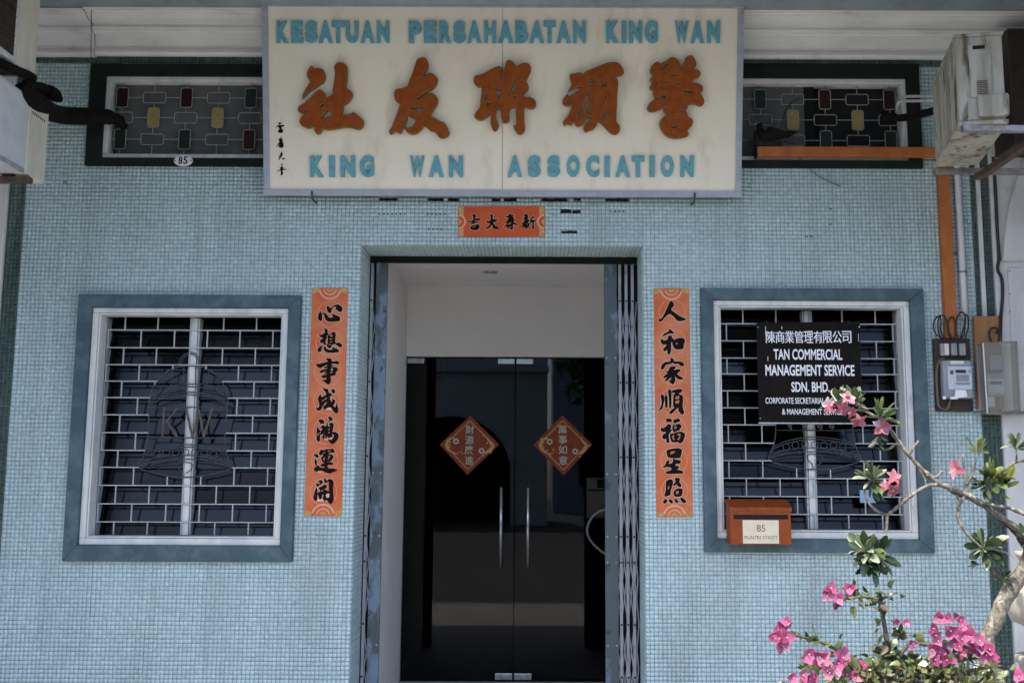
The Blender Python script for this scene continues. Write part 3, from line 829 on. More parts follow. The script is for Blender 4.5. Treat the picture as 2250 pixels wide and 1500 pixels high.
# ---- vents above, with coloured panes in a rod lattice
def vent(outer, white, cols, rowz, first, cols_pal, right, label):
    v = border_mb(outer, white, -0.030, 0.001).build('vent_window', M['case_green'], house, label=label, bevel=0.004)
    def sub(m, name, mt, **k):
        o = m.build(name, mt, None, **k); o.parent = v; o.matrix_parent_inverse = Matrix.Identity(4); return o
    x0, x1, z0, z1 = white
    g = 0.0008
    sub(frame_mb((x0 + g, x1 - g, z0 + g, z1 - g), (0.030, 0.030, 0.030, 0.030), -0.004, 0.09), 'frame', M['wood_white'], bevel=0.004)
    yl = 0.030
    # panes behind
    if right:
        xm = W(1768, 250, 0.05).x
        sub(MB().box(x0 + 0.031, xm, 0.060, 0.066, z0 + 0.031, z1 - 0.031), 'pane', M['frost'])
        sub(MB().box(xm + 0.062, x1 - 0.031, 0.11, 0.116, z0 + 0.031, z1 - 0.031), 'pane', M['dark'])
        sub(MB().box(xm, xm + 0.062, 0.055, 0.12, z0 + 0.031, z1 - 0.031), 'mullion', M['track'])
    else:
        sub(MB().box(x0 + 0.051, x1 - 0.031, 0.060, 0.066, z0 + 0.031, z1 - 0.031), 'pane', M['frost'])
    sub(MB().box(x0, x1, 0.14, 0.15, z0, z1), 'backing', M['dark'])
    rods = MB()
    r = 0.0025
    vw, vh, hw_, hh = 0.0345, 0.0605, 0.067, 0.033
    def rr(cx, cz, w, h):
        c = 0.008
        p = [(cx - w + c, cz - h), (cx + w - c, cz - h), (cx + w, cz - h + c), (cx + w, cz + h - c), (cx + w - c, cz + h), (cx - w + c, cz + h), (cx - w, cz + h - c), (cx - w, cz - h + c)]
        return p
    for i, cx in enumerate(cols):
        for j, cz in enumerate(rowz):
            vert = (i + j + first) % 2 == 0
            w, h = (vw, vh) if vert else (hw_, hh)
            p = rr(cx, cz, w, h)
            q = [(a, yl, b) for a, b in p]
            rods.tube(q + [q[0]], r, 6, caps=False)
            if vert:
                k = cols_pal.get((i, j))
                if k:
                    pp = rr(cx, cz, w - 0.003, h - 0.003)
                    sub(MB().prism(pp, yl - 0.002, yl + 0.003), 'coloured_pane', M[k])
            # links to the neighbours on the right and above
            nx_ = cols[i + 1] - ((hw_ if vert else vw)) if i + 1 < len(cols) else x1 - 0.03
            if nx_ > cx + w: rods.tube([(cx + w, yl, cz), (nx_, yl, cz)], r, 6)
            if i == 0: rods.tube([(x0 + 0.03, yl, cz), (cx - w, yl, cz)], r, 6)
            zz = rowz[j + 1] + (hh if vert else vh) if j + 1 < len(rowz) else z0 + 0.03
            if zz < cz - h: rods.tube([(cx, yl, cz - h), (cx, yl, zz)], r, 6)
            if j == 0: rods.tube([(cx, yl, cz + h), (cx, yl, z1 - 0.03)], r, 6)
    sub(rods, 'lattice', M['rod_dim'])
    return v
YL = 0.030
colsL = [W(269, 215, YL).x + k * (W(410, 215, YL).x - W(269, 215, YL).x) / 2 for k in range(6)]
rzL = [W(400, 215, YL).z, W(400, 259, YL).z, W(400, 306.5, YL).z]
vent(VENL, WHITE_VL, colsL, rzL, 0, {(0, 0): 'ruby', (2, 0): 'ruby', (4, 0): 'emerald', (1, 1): 'amber', (3, 1): 'amber', (0, 2): 'emerald', (2, 2): 'emerald', (4, 2): 'ruby', (5, 1): 'amber'}, False,
     'left dark green vent window with ruby, amber and green panes')
c0 = W(1600 + 235 / 3.333, 219, YL).x; c4 = W(1600 + 1180 / 3.333, 219, YL).x
colsR = [c0 + (c4 - c0) * k / 4 for k in range(-1, 5)]
rzR = [W(1800, 219, YL).z, W(1800, 264, YL).z, W(1800, 309, YL).z]
vent(VENR, WHITE_VR, colsR, rzR, 1, {(1, 0): 'emerald', (3, 0): 'ruby', (5, 0): 'ruby', (2, 1): 'amber', (4, 1): 'amber', (3, 2): 'emerald', (5, 2): 'emerald', (0, 1): 'amber', (1, 2): 'emerald'}, True,
     'right dark green vent window with coloured panes above the orange trunking')

# ---- lobby behind the gate and the glass doors
YD = 1.78
lx = W(887, 1000, YD).x
rx = -lx + 2 * W(1131, 1000, YD).x
zl = W(1100, 628, YD).z
zd = W(1100, 783, YD).z
MB().box(lx - 0.12, lx, WT + 0.002, YD + 0.08, 0.0, zl).build('lobby_wall', M['vest'], house)
MB().box(rx, rx + 0.12, WT + 0.002, YD + 0.08, 0.0, zl).build('lobby_wall', M['vest'], house)
MB().box(lx + 0.001, rx - 0.001, YD, YD + 0.08, zd, zl - 0.001).build('lobby_wall', M['vest'], house, label='pale wall panel above the glass doors')
MB().box(lx - 0.12, rx + 0.12, WT + 0.002, YD + 0.08, zl, zl + 0.1).build('lobby_ceiling', M['vest'], house)
dl = W(1077, 597, 0.0)
t_ = ray(1077, 597); s_ = (zl - EYE.z) / t_.z; dlp = EYE + t_ * s_
lamp = MB().lathe([(0.030, 0.0), (0.040, -0.008), (0.050, -0.008), (0.054, 0.0)], (dlp.x, dlp.y, zl - 0.0005), 24).build('downlight', M['steel'], house, smooth=True)
MB().lathe([(0.012, -0.002), (0.022, -0.014), (0.010, -0.018)], (dlp.x, dlp.y, zl - 0.001), 16).build('lamp_lens', M['screen'], None).parent = lamp
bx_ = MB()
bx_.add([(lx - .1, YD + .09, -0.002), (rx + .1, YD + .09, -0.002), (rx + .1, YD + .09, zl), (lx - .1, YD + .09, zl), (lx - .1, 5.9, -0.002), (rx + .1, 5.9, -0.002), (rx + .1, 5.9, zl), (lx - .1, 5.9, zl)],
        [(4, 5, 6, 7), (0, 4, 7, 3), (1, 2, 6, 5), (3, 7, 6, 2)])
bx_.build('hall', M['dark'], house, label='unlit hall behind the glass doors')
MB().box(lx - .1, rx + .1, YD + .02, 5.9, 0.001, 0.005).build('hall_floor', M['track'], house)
xc = W(1131, 1000, YD).x
def leaf_door(xa, xb, hx):
    d = MB().box(xa, xb, YD + 0.03, YD + 0.042, 0.012, zd - 0.012).build('glass_door', M['door_glass'], house)
    def sub(m, name, mt, **k):
        o = m.build(name, mt, None, **k); o.parent = d; o.matrix_parent_inverse = Matrix.Identity(4); return o
    za, zb = W(1100, 1245, YD).z, W(1100, 1070, YD).z
    m = MB()
    m.tube([(hx, YD - 0.03, za), (hx, YD - 0.03, zb)], 0.013, 12)
    for z in (za + 0.09, zb - 0.09): m.tube([(hx, YD - 0.03, z), (hx, YD + 0.03, z)], 0.007, 8)
    sub(m, 'handle', M['steel'], smooth=True)
    for a, b in ((xa + 0.004, xa + 0.13), (xb - 0.13, xb - 0.004)):
        inner = abs((a + b) / 2 - xc) < 0.2
        if True:
            sub(MB().box(a, b, YD + 0.018, YD + 0.054, zd - 0.052, zd - 0.014), 'top_patch', M['steel'], bevel=0.002)
        if inner:
            pm = MB().box(a, b, YD + 0.018, YD + 0.054, 0.014, 0.058)
            pm.tube([((a + b) / 2, YD + 0.012, 0.036), ((a + b) / 2, YD + 0.019, 0.036)], 0.011, 14)
            sub(pm, 'bottom_patch', M['steel'], bevel=0.002)
    return d
leaf_door(lx + 0.006, xc - 0.003, W(1101, 1150, YD).x)
leaf_door(xc + 0.003, rx - 0.006, W(1160, 1150, YD).x)

# ---- collapsible gate folded to both sides of the doorway
GYa = 0.312
zgt = W(1100, 578, GYa).z
trk = MB().box(DOOR[0] + 0.006, DOOR[1] - 0.006, 0.296, WT - 0.004, zgt, DOOR[3] - 0.007)
trk.build('gate_track', M['track'], house, bevel=0.002)
def strip(pts, w, y, t=0.004):
    m = MB()
    for a, b in zip(pts[:-1], pts[1:]):
        a, b = Vector((a[0], y, a[1])), Vector((b[0], y, b[1]))
        d = (b - a).normalized(); s = Vector((d.z, 0, -d.x)) * w
        m.obox(a - s / 2, b - a, s, (0, t, 0))
    return m
for a_, b_ in ((DOOR[0] + 0.001, W(846, 900, WT).x), (W(1328, 900, WT).x, DOOR[1] - 0.001)):
    MB().box(a_, b_, WT - 0.003, WT + 0.0015, 0.0, zgt).build('gate_pocket', M['track'], house)  # added black panels: darkness of the gate gaps painted over the lobby wall ends
def gate(bars, plate, name_label):
    g = thing('collapsible_gate', name_label, 'gate', ((bars[0] + bars[-1]) / 2, GYa, 0.0), group='folded scissor gates of the doorway')
    MB().box(plate[0], plate[1], GYa - 0.012, GYa + 0.022, 0.012, zgt - 0.004).build('gate_plate', M['gate_plate'], g, bevel=0.002)
    for z in (0.5, 0.98, 1.13, 1.5, 2.2):
        for x in (plate[0] + 0.012, plate[1] - 0.012):
            MB().tube([(x, GYa - 0.018, z), (x, GYa - 0.012, z)], 0.006, 8).build('bolt', M['gate'], g)
    for x in bars:
        b = MB()
        b.box(x - 0.0085, x + 0.0085, GYa - 0.014, GYa - 0.009, 0.012, zgt - 0.006)
        b.box(x - 0.0075, x + 0.0075, GYa + 0.016, GYa + 0.021, 0.012, zgt - 0.006)
        o = b.build('upright', M['gate'], g, bevel=0.001)
        for z in (0.32, 0.62, 0.98, 1.13, 1.60, 2.05, 2.55):
            MB().tube([(x, GYa - 0.018, z), (x, GYa - 0.0142, z)], 0.006, 8).build('rivet', M['track'], g)
    step = abs(bars[1] - bars[0]) if len(bars) > 1 else 0.05
    ends = [bars[0] - step] + bars + [bars[-1] + step]
    zs = [0.12, 0.62, 1.13, 1.60, 2.05, 2.55]
    for i in range(len(ends) - 1):
        for k in range(len(zs) - 1):
            lo, hi = max(min(ends[i], ends[i + 1]), DOOR[0] + 0.01), min(max(ends[i], ends[i + 1]), DOOR[1] - 0.01)
            if hi - lo < 0.012: continue
            zm = (zs[k] + zs[k + 1]) / 2
            for s in (0, 1):
                a, b = (lo, hi) if s == 0 else (hi, lo)
                strip([(a, zs[k]), ((lo + hi) / 2 + (0.3 * (b - a)) , zm), (a, zs[k + 1])], 0.007, GYa - 0.004 + 0.009 * s, 0.003).build('lattice_bar', M['gate'], g)
    return g
gz = 900
barsL = [W(p, gz, GYa).x for p in (812.0,)]
gate([W(796, gz, GYa).x, W(811, gz, GYa).x], (W(820, gz, GYa).x, W(845, gz, GYa).x), 'grey steel scissor gate folded to the left of the doorway')
gate([W(1363, gz, GYa).x, W(1377, gz, GYa).x, W(1391, gz, GYa).x], (W(1329, gz, GYa).x, W(1357, gz, GYa).x), 'grey steel scissor gate folded to the right of the doorway')

# ---- what the door glass mirrors: a house and a tree across the street, and an added house behind
def opposite():
    Y = -24.0
    o = thing('shophouse', 'grey green arcaded shophouse across the street, mirrored in the glass doors', 'shophouse', (-7, Y, -0.15))
    x1 = 0.2; x0 = -17.0
    m = MB()
    holes = []
    arches = [(-4.9, -1.0), (-10.3, -6.4), (-15.7, -11.8)]
    for a, b in arches:
        c, r = (a + b) / 2, (b - a) / 2
        for xx0, xx1, side in ((a, c, -1), (c, b, 1)):
            pass
    # wall drawn as columns between arches and spandrels
    for a, b in arches:
        c, r = (a + b) / 2, (b - a) / 2
        arcp = [(c + r * math.cos(t), 1.6 + r * 0.9 * math.sin(t)) for t in np.linspace(0, math.pi, 21)]
        m.prism([(b, 5.0)] + [(a, 5.0)] + arcp[::-1], Y - 0.3, Y)
        trim = MB()
        for k in range(20):
            p, q = arcp[k], arcp[k + 1]
            trim.add([(p[0], Y + 0.002, p[1]), (q[0], Y + 0.002, q[1]), (c + (q[0] - c) * 1.1, Y + 0.002, 1.6 + (q[1] - 1.6) * 1.1), (c + (p[0] - c) * 1.1, Y + 0.002, 1.6 + (p[1] - 1.6) * 1.1),
                      (p[0], Y + 0.07, p[1]), (q[0], Y + 0.07, q[1]), (c + (q[0] - c) * 1.1, Y + 0.07, 1.6 + (q[1] - 1.6) * 1.1), (c + (p[0] - c) * 1.1, Y + 0.07, 1.6 + (p[1] - 1.6) * 1.1)],
                     [(4, 5, 6, 7), (0, 1, 5, 4), (2, 3, 7, 6)])
        trim.build('arch_moulding', M['plaster'], o)
    piers = [(-1.0, x1), (-6.4, -4.9), (-11.8, -10.3), (x0, -15.7)]
    for a, b in piers: m.box(a, b, Y - 0.3, Y, -0.15, 5.0)
    m.build('wall', M['opp_wall'], o)
    MB().box(x0, x1, Y - 0.3, Y, 5.002, 8.4).build('wall', M['opp_wall'], o)
    MB().box(x0 - .05, x1 + .05, Y - 0.25, Y + 0.25, 4.8, 5.0).build('string_course', M['plaster'], o)
    MB().box(x0, x1, Y - 3.2, Y - 3.0, -0.15, 4.8).build('back_wall', M['case_green'], o)
    MB().box(x0, x1, Y - 3.0, Y - 0.302, 4.79, 4.95).build('arcade_ceiling', M['opp_wall'], o)
    for k in range(6):
        xx = x1 - 1.8 - k * 2.7
        w = MB().box(xx - 0.55, xx + 0.55, Y - 0.05, Y + 0.04, 5.6, 7.6).build('window', M['case_green'], o)
    n_ = [(x0 - .4, 8.3), (x1 + .4, 8.3), (x1 + .4, 8.5), (x0 - .4, 8.5)]
    m2 = MB(); m2.add([(x0 - .4, Y + .7, 8.35), (x1 + .4, Y + .7, 8.35), (x1 + .4, Y - 4, 10.6), (x0 - .4, Y - 4, 10.6), (x0 - .4, Y + .7, 8.45), (x1 + .4, Y + .7, 8.45), (x1 + .4, Y - 4, 10.7), (x0 - .4, Y - 4, 10.7)],
                      [(0, 3, 2, 1), (4, 5, 6, 7), (0, 1, 5, 4), (1, 2, 6, 5), (2, 3, 7, 6), (3, 0, 4, 7)])
    m2.build('roof', M['opp_roof'], o)
opposite()
def sky_block_house():  # added house: blocks the horizon sky and turns the mirrored patch blue grey
    Y = -34.0
    o = thing('shophouse', 'pale blue house farther off across the street, mirrored in the right glass door', 'shophouse', (6, Y, -0.15))
    MB().box(0.5, 13.0, Y - 8, Y, -0.15, 8.5).build('wall', M['opp_blue'], o)
    MB().box(0.2, 13.3, Y - 8.3, Y + 0.5, 8.502, 8.8).build('roof', M['opp_roof'], o)
    for k in range(4):
        for z in (1.0, 5.0):
            MB().box(1.6 + k * 2.9, 2.8 + k * 2.9, Y + 0.002, Y + 0.06, z, z + 1.9).build('window', M['case_green'], o)
sky_block_house()
def street_tree():
    o = thing('street_tree', 'dark leafy roadside tree across the street, mirrored in the glass doors', 'tree', (4.6, -19.0, -0.15))
    MB().tube([(4.6, -19, -0.3), (4.5, -19, 1.5), (4.7, -19.1, 3.2), (4.4, -19, 5.0)], [0.3, 0.24, 0.2, 0.1], 10).build('trunk', M['bark_dark'], o, smooth=True)
    m = MB(); r_ = random.Random(3)
    for k in range(5200):
        while True:
            q = Vector((r_.uniform(-1, 1), r_.uniform(-1, 1), r_.uniform(-1, 1)))
            if 0.3 < q.length < 1: break
        c = Vector((4.6, -19, 5.2)) + Vector((q.x * 4.3, q.y * 2.6, q.z * 3.6))
        a = Vector((r_.gauss(0, 1), r_.gauss(0, 1), r_.gauss(0, 1))).normalized() * 0.22
        b = a.orthogonal().normalized() * 0.09
        m.add([c - a, c + b, c + a, c - b], [(0, 1, 2, 3)])
    me = m.build('crown', M['leaf'], o)
    at = me.data.attributes.new('tint', 'FLOAT_COLOR', 'FACE')
    cc = np.array([[0.035 + 0.03 * r_.random(), 0.075 + 0.05 * r_.random(), 0.02, 1] for _ in range(len(me.data.polygons))], np.float32)
    at.data.foreach_set('color', cc.ravel())
street_tree()

# ================================================================== THINGS
class Plane:
    """a flat surface in the place: origin, in-plane axes and outward normal"""
    def __init__(self, O, u, v):
        self.O, self.u, self.v = Vector(O), Vector(u).normalized(), Vector(v).normalized()
        self.n = self.u.cross(self.v).normalized()
        self.rot = Matrix((self.u, self.v, self.n)).transposed()
    def loc(self, px, py):
        d = ray(px, py)
        t = (self.O - EYE).dot(self.n) / d.dot(self.n)
        p = EYE + d * t - self.O
        return (p.dot(self.u), p.dot(self.v))
    def at(self, a, b, h=0.0):
        return self.O + self.u * a + self.v * b + self.n * h
def wallplane(y): return Plane((0, y, 0), (1, 0, 0), (0, 0, 1))

def glyph(loops, org, s, pl, name, mt, parent, h, extrude=0.0001, bevel=0.0, offset=0.0, smooth=3, label=None, edge=None):
    q = [[pl.loc(org[0] + x / s, org[1] + y / s) for x, y in lp] for lp in loops]
    me = curve_mesh(name, q, extrude, bevel, offset, smooth)
    o = place(me, name, mt, pl.rot, pl.O + pl.n * h, parent, label)
    if edge is not None:
        me.materials.append(edge)
        for f in me.polygons:
            if abs(f.normal.dot(pl.n)) < 0.93: f.material_index = 1
    return o

# ---- the big signboard
yb = -0.10
wb = (W(1629, 431, yb) - W(579, 431, yb)).x
yt = yb
while (W(1634, 3, yt) - W(573, 3, yt)).x > wb: yt -= 0.002
Bm = (W(579, 431, yb) + W(1629, 431, yb)) / 2
Tm = (W(573, 3, yt) + W(1634, 3, yt)) / 2
SG = Plane(Bm, (1, 0, 0), Vector((0, Tm.y - Bm.y, Tm.z - Bm.z)))
SH = (Tm - Bm).dot(SG.v)
sign = thing('signboard', 'large cream signboard with burnt orange characters hung above the doorway', 'signboard', tuple(Bm))
def on_sign(m, name, mt, **k):
    o = m.build(name, mt, sign, **k)
    return o
def sbox(m, a0, a1, b0, b1, h0, h1):
    return m.obox(SG.at(a0, b0, h0), SG.u * (a1 - a0), SG.v * (b1 - b0), SG.n * (h1 - h0))
hw2 = wb / 2
fw = 0.034
xs2 = SG.loc(1104, 220)[0]
on_sign(sbox(MB(), -hw2 + 0.004, hw2 - 0.004, 0.004, SH - 0.004, -0.055, -0.045), 'back_panel', M['sign_frame'])
on_sign(sbox(MB(), -hw2 + fw - 0.008, xs2 - 0.0012, fw - 0.008, SH - fw + 0.008, -0.0445, -0.012), 'face_panel', M['sign_face'])
on_sign(sbox(MB(), xs2 + 0.0012, hw2 - fw + 0.008, fw - 0.008, SH - fw + 0.008, -0.0445, -0.0125), 'face_panel', M['sign_face'])
for (a0, a1, b0, b1) in ((-hw2, hw2, 0, fw), (-hw2, hw2, SH - fw, SH), (-hw2, -hw2 + fw, fw + 0.0005, SH - fw - 0.0005), (hw2 - fw, hw2, fw + 0.0005, SH - fw - 0.0005)):
    on_sign(sbox(MB(), a0, a1, b0, b1, -0.044, 0.0), 'frame_rail', M['sign_frame'], bevel=0.003)
for px in (687, 1525):
    a = SG.loc(px, 431)[0]
    p = SG.at(a, 0, 0)
    on_sign(MB().tube([(p.x, 0.0, p.z - 0.02), (p.x, -0.06, p.z - 0.024), (p.x, -0.115, p.z - 0.022), (p.x, -0.125, p.z + 0.005), (p.x, -0.122, p.z + 0.018)], 0.006, 8), 'hook', M['rust_metal'])
for sx in (-1, 1):
    p = SG.at(sx * hw2 * 0.75, SH - 0.02, -0.05)
    on_sign(MB().tube([tuple(p), (p.x, -0.02, p.z + 0.12)], 0.005, 8), 'stay_rod', M['rust_metal'])

BIG = [
 ((640, 120), [[(345, 212), (375, 250), (440, 248), (510, 262), (548, 305), (560, 380), (545, 445), (500, 485), (455, 510), (400, 552), (340, 585), (270, 640), (205, 710), (225, 640), (275, 560), (320, 490), (330, 445), (290, 390), (278, 330), (295, 275), (325, 240)],
  [(815, 150), (870, 165), (910, 200), (922, 260), (922, 340), (915, 440), (895, 565), (945, 590), (1000, 640), (1010, 670), (1000, 715), (970, 760), (930, 805), (860, 850), (850, 930), (835, 1005), (900, 1010), (975, 1005), (1030, 970), (1090, 1010), (1150, 1060), (1190, 1110), (1190, 1175), (1160, 1220), (1110, 1235), (1040, 1215), (960, 1200), (860, 1205), (740, 1225), (620, 1240), (505, 1230), (498, 1275), (470, 1305), (430, 1305), (405, 1270), (395, 1190), (380, 1165), (330, 1205), (270, 1210), (200, 1180), (160, 1130), (170, 1070), (215, 1015), (270, 960), (290, 915), (230, 945), (160, 965), (135, 930), (140, 880), (180, 850), (250, 805), (330, 735), (410, 650), (485, 598), (535, 640), (560, 680), (560, 735), (625, 720), (695, 685), (700, 620), (715, 520), (735, 400), (742, 300), (725, 230), (745, 180), (780, 155)],
  [(600, 925), (660, 935), (685, 980), (680, 1020), (620, 1050), (500, 1075), (485, 1060), (540, 1000), (575, 950)], [(530, 800), (548, 860), (475, 890)]]),
 ((840, 120), [[(690, 70), (725, 95), (750, 160), (745, 230), (710, 290), (670, 350), (622, 440), (655, 400), (690, 385), (780, 328), (835, 345), (885, 385), (905, 430), (880, 520), (845, 565), (780, 595), (720, 640), (665, 665), (625, 705), (550, 735), (520, 770), (600, 755), (680, 715), (770, 665), (830, 660), (885, 700), (912, 760), (905, 820), (860, 890), (820, 960), (785, 1020), (850, 1060), (930, 1105), (1010, 1140), (1060, 1200), (1095, 1280), (1095, 1330), (1050, 1365), (985, 1380), (940, 1355), (890, 1290), (800, 1250), (760, 1215), (695, 1170), (660, 1220), (590, 1290), (500, 1315), (430, 1285), (385, 1230), (365, 1200), (340, 1225), (300, 1300), (250, 1275), (205, 1270), (145, 1312), (135, 1260), (175, 1210), (215, 1100), (270, 960), (310, 820), (260, 795), (220, 730), (215, 640), (245, 590), (320, 580), (430, 540), (470, 430), (530, 280), (580, 120), (620, 85)],
  [(485, 860), (520, 885), (600, 870), (700, 860), (670, 920), (635, 965), (560, 940), (475, 910)], [(430, 1000), (490, 1040), (570, 1085), (545, 1150), (500, 1210), (430, 1230), (375, 1190), (405, 1090)], [(375, 1020), (385, 1045), (330, 1175), (308, 1170)], [(290, 1085), (300, 1100), (275, 1165), (255, 1150)]]),
 ((1025, 120), [[(535, 215), (575, 250), (570, 310), (510, 440), (500, 490), (560, 400), (600, 330), (640, 230), (660, 150), (690, 115), (740, 125), (790, 180), (815, 230), (870, 195), (930, 165), (1000, 165), (1045, 210), (1050, 280), (1010, 370), (965, 465), (1000, 500), (1015, 560), (990, 610), (935, 655), (955, 725), (1025, 720), (1090, 745), (1135, 800), (1130, 860), (1085, 900), (1020, 885), (945, 865), (940, 1000), (950, 1180), (950, 1260), (910, 1310), (860, 1310), (820, 1260), (785, 1190), (830, 1170), (825, 1000), (820, 870), (760, 875), (715, 900), (695, 980), (700, 1100), (650, 1130), (605, 1110), (585, 1020), (580, 910), (525, 905), (485, 930), (485, 1070), (525, 1190), (475, 1262), (430, 1215), (412, 1130), (415, 975), (330, 1040), (250, 1085), (175, 1065), (142, 1025), (180, 950), (230, 890), (245, 760), (265, 550), (200, 535), (145, 490), (130, 430), (150, 375), (220, 360), (320, 320), (430, 255)],
  [(490, 570), (545, 590), (600, 570), (570, 680), (545, 745), (505, 735), (495, 660)], [(775, 495), (845, 550), (770, 630), (670, 700), (710, 620)], [(330, 800), (365, 800), (405, 795), (400, 845), (350, 880), (325, 850)], [(340, 570), (345, 600), (330, 650), (355, 700), (330, 770), (310, 760), (310, 620)], [(880, 320), (885, 345), (800, 470), (785, 450)], [(700, 375), (705, 400), (650, 445), (645, 425)], [(755, 735), (785, 685), (835, 720)], [(440, 450), (430, 485), (395, 475)]]),
 ((1215, 120), [[(990, 150), (1060, 160), (1110, 200), (1155, 290), (1135, 340), (1080, 355), (1010, 335), (930, 350), (1000, 370), (1050, 430), (1060, 500), (1045, 650), (1040, 850), (1030, 1110), (1075, 1170), (1090, 1250), (1050, 1310), (985, 1310), (920, 1270), (840, 1180), (745, 1095), (710, 1170), (650, 1240), (590, 1250), (545, 1280), (512, 1235), (530, 1180), (600, 1110), (650, 1040), (590, 1030), (565, 1000), (610, 950), (620, 900), (600, 820), (595, 700), (590, 650), (555, 650), (490, 740), (440, 840), (435, 930), (400, 980), (410, 1060), (430, 1085), (465, 1030), (495, 900), (505, 790), (522, 725), (540, 810), (545, 950), (540, 1050), (490, 1150), (410, 1185), (370, 1150), (345, 1060), (325, 1100), (290, 1160), (235, 1145), (190, 1170), (178, 1120), (240, 1050), (290, 950), (355, 800), (300, 830), (230, 850), (175, 820), (175, 760), (235, 675), (270, 715), (350, 660), (450, 590), (510, 540), (440, 545), (360, 540), (275, 595), (320, 510), (300, 440), (285, 350), (340, 340), (430, 320), (490, 345), (545, 385), (530, 310), (620, 270), (750, 215), (880, 165)],
  [(545, 485), (580, 455), (705, 430), (650, 500), (595, 560)], [(755, 545), (800, 500), (885, 485), (880, 560), (820, 545)], [(870, 920), (880, 1050), (780, 1050), (820, 970)], [(720, 640), (735, 660), (715, 700), (695, 690)], [(860, 645), (880, 690), (870, 735), (840, 710)], [(750, 795), (755, 815), (720, 855), (708, 845)], [(865, 790), (870, 845), (830, 820)], [(665, 865), (690, 885), (660, 915), (640, 910)]]),
 ((1405, 120), [[(290, 140), (320, 170), (370, 165), (450, 125), (510, 75), (570, 75), (620, 110), (655, 180), (640, 240), (660, 265), (710, 210), (760, 120), (775, 60), (840, 38), (880, 70), (920, 160), (900, 225), (850, 290), (900, 265), (960, 280), (990, 320), (975, 370), (920, 400), (850, 435), (840, 475), (920, 490), (1000, 520), (1028, 555), (1020, 610), (985, 640), (920, 635), (860, 610), (800, 605), (745, 590), (710, 650), (800, 645), (900, 655), (985, 660), (1020, 710), (1050, 780), (1030, 835), (985, 850), (920, 820), (840, 815), (770, 825), (700, 815), (760, 845), (775, 890), (745, 945), (775, 985), (780, 1040), (830, 1065), (865, 1110), (845, 1180), (800, 1230), (770, 1270), (795, 1305), (780, 1345), (700, 1370), (620, 1378), (540, 1378), (450, 1345), (380, 1270), (345, 1190), (345, 1120), (390, 1060), (435, 1030), (430, 980), (405, 930), (420, 885), (480, 850), (400, 870), (300, 920), (220, 945), (150, 930), (138, 890), (165, 830), (220, 780), (310, 745), (460, 735), (420, 700), (390, 660), (340, 705), (290, 720), (245, 700), (230, 640), (235, 585), (185, 580), (175, 545), (220, 490), (260, 460), (200, 460), (185, 410), (240, 360), (190, 310), (185, 250), (220, 190)],
  [(500, 150), (440, 230), (350, 285), (360, 220), (420, 170)], [(415, 385), (470, 345), (605, 335), (590, 370), (500, 365)], [(475, 445), (460, 480), (380, 490), (285, 565), (310, 520), (380, 470)], [(590, 470), (620, 480), (700, 480), (680, 505), (600, 510)], [(360, 595), (400, 625), (475, 620), (440, 640), (395, 650)], [(700, 1045), (600, 1075), (470, 1100), (430, 1160), (415, 1120), (450, 1085), (570, 1055)], [(500, 1220), (530, 1190), (655, 1165), (620, 1215), (560, 1230)], [(485, 975), (560, 960), (550, 985), (500, 985)], [(650, 945), (680, 930), (700, 955), (670, 970)]]),
]
for org, loops in BIG:
    glyph(loops, org, 7.5, SG, 'character', M['rust'], sign, 0.008, 0.011, 0.0045, 0.0, 2, edge=M['gilt'])
SIGT = [
 [(220, 155), (260, 148), (295, 155), (290, 180), (260, 190), (265, 210), (330, 205), (362, 215), (350, 240), (300, 255), (300, 300), (335, 325), (320, 385), (270, 395), (220, 385), (212, 345), (240, 310), (235, 270), (200, 250), (180, 275), (172, 260), (195, 220), (250, 205), (220, 180)],
 [(270, 490), (295, 500), (300, 545), (340, 550), (315, 590), (340, 640), (330, 740), (235, 730), (240, 660), (215, 690), (180, 720), (175, 705), (215, 650), (245, 590), (220, 545), (265, 525)],
 [(290, 835), (310, 840), (315, 880), (335, 880), (310, 920), (320, 940), (280, 970), (260, 1010), (215, 1030), (235, 990), (250, 960), (220, 955), (245, 935), (275, 920), (245, 890), (285, 870)], [(310, 985), (345, 980), (375, 1000), (355, 1022), (320, 1015)],
 [(295, 1115), (318, 1120), (315, 1190), (350, 1200), (330, 1235), (410, 1245), (405, 1260), (330, 1270), (320, 1300), (335, 1340), (310, 1385), (275, 1390), (280, 1330), (270, 1280), (200, 1300), (200, 1280), (270, 1250), (250, 1215), (290, 1195)]]
glyph(SIGT, (590, 255), 10.71, SG, 'signature', M['ink'], sign, -0.0105, label='small black column of brushed characters at the left edge')
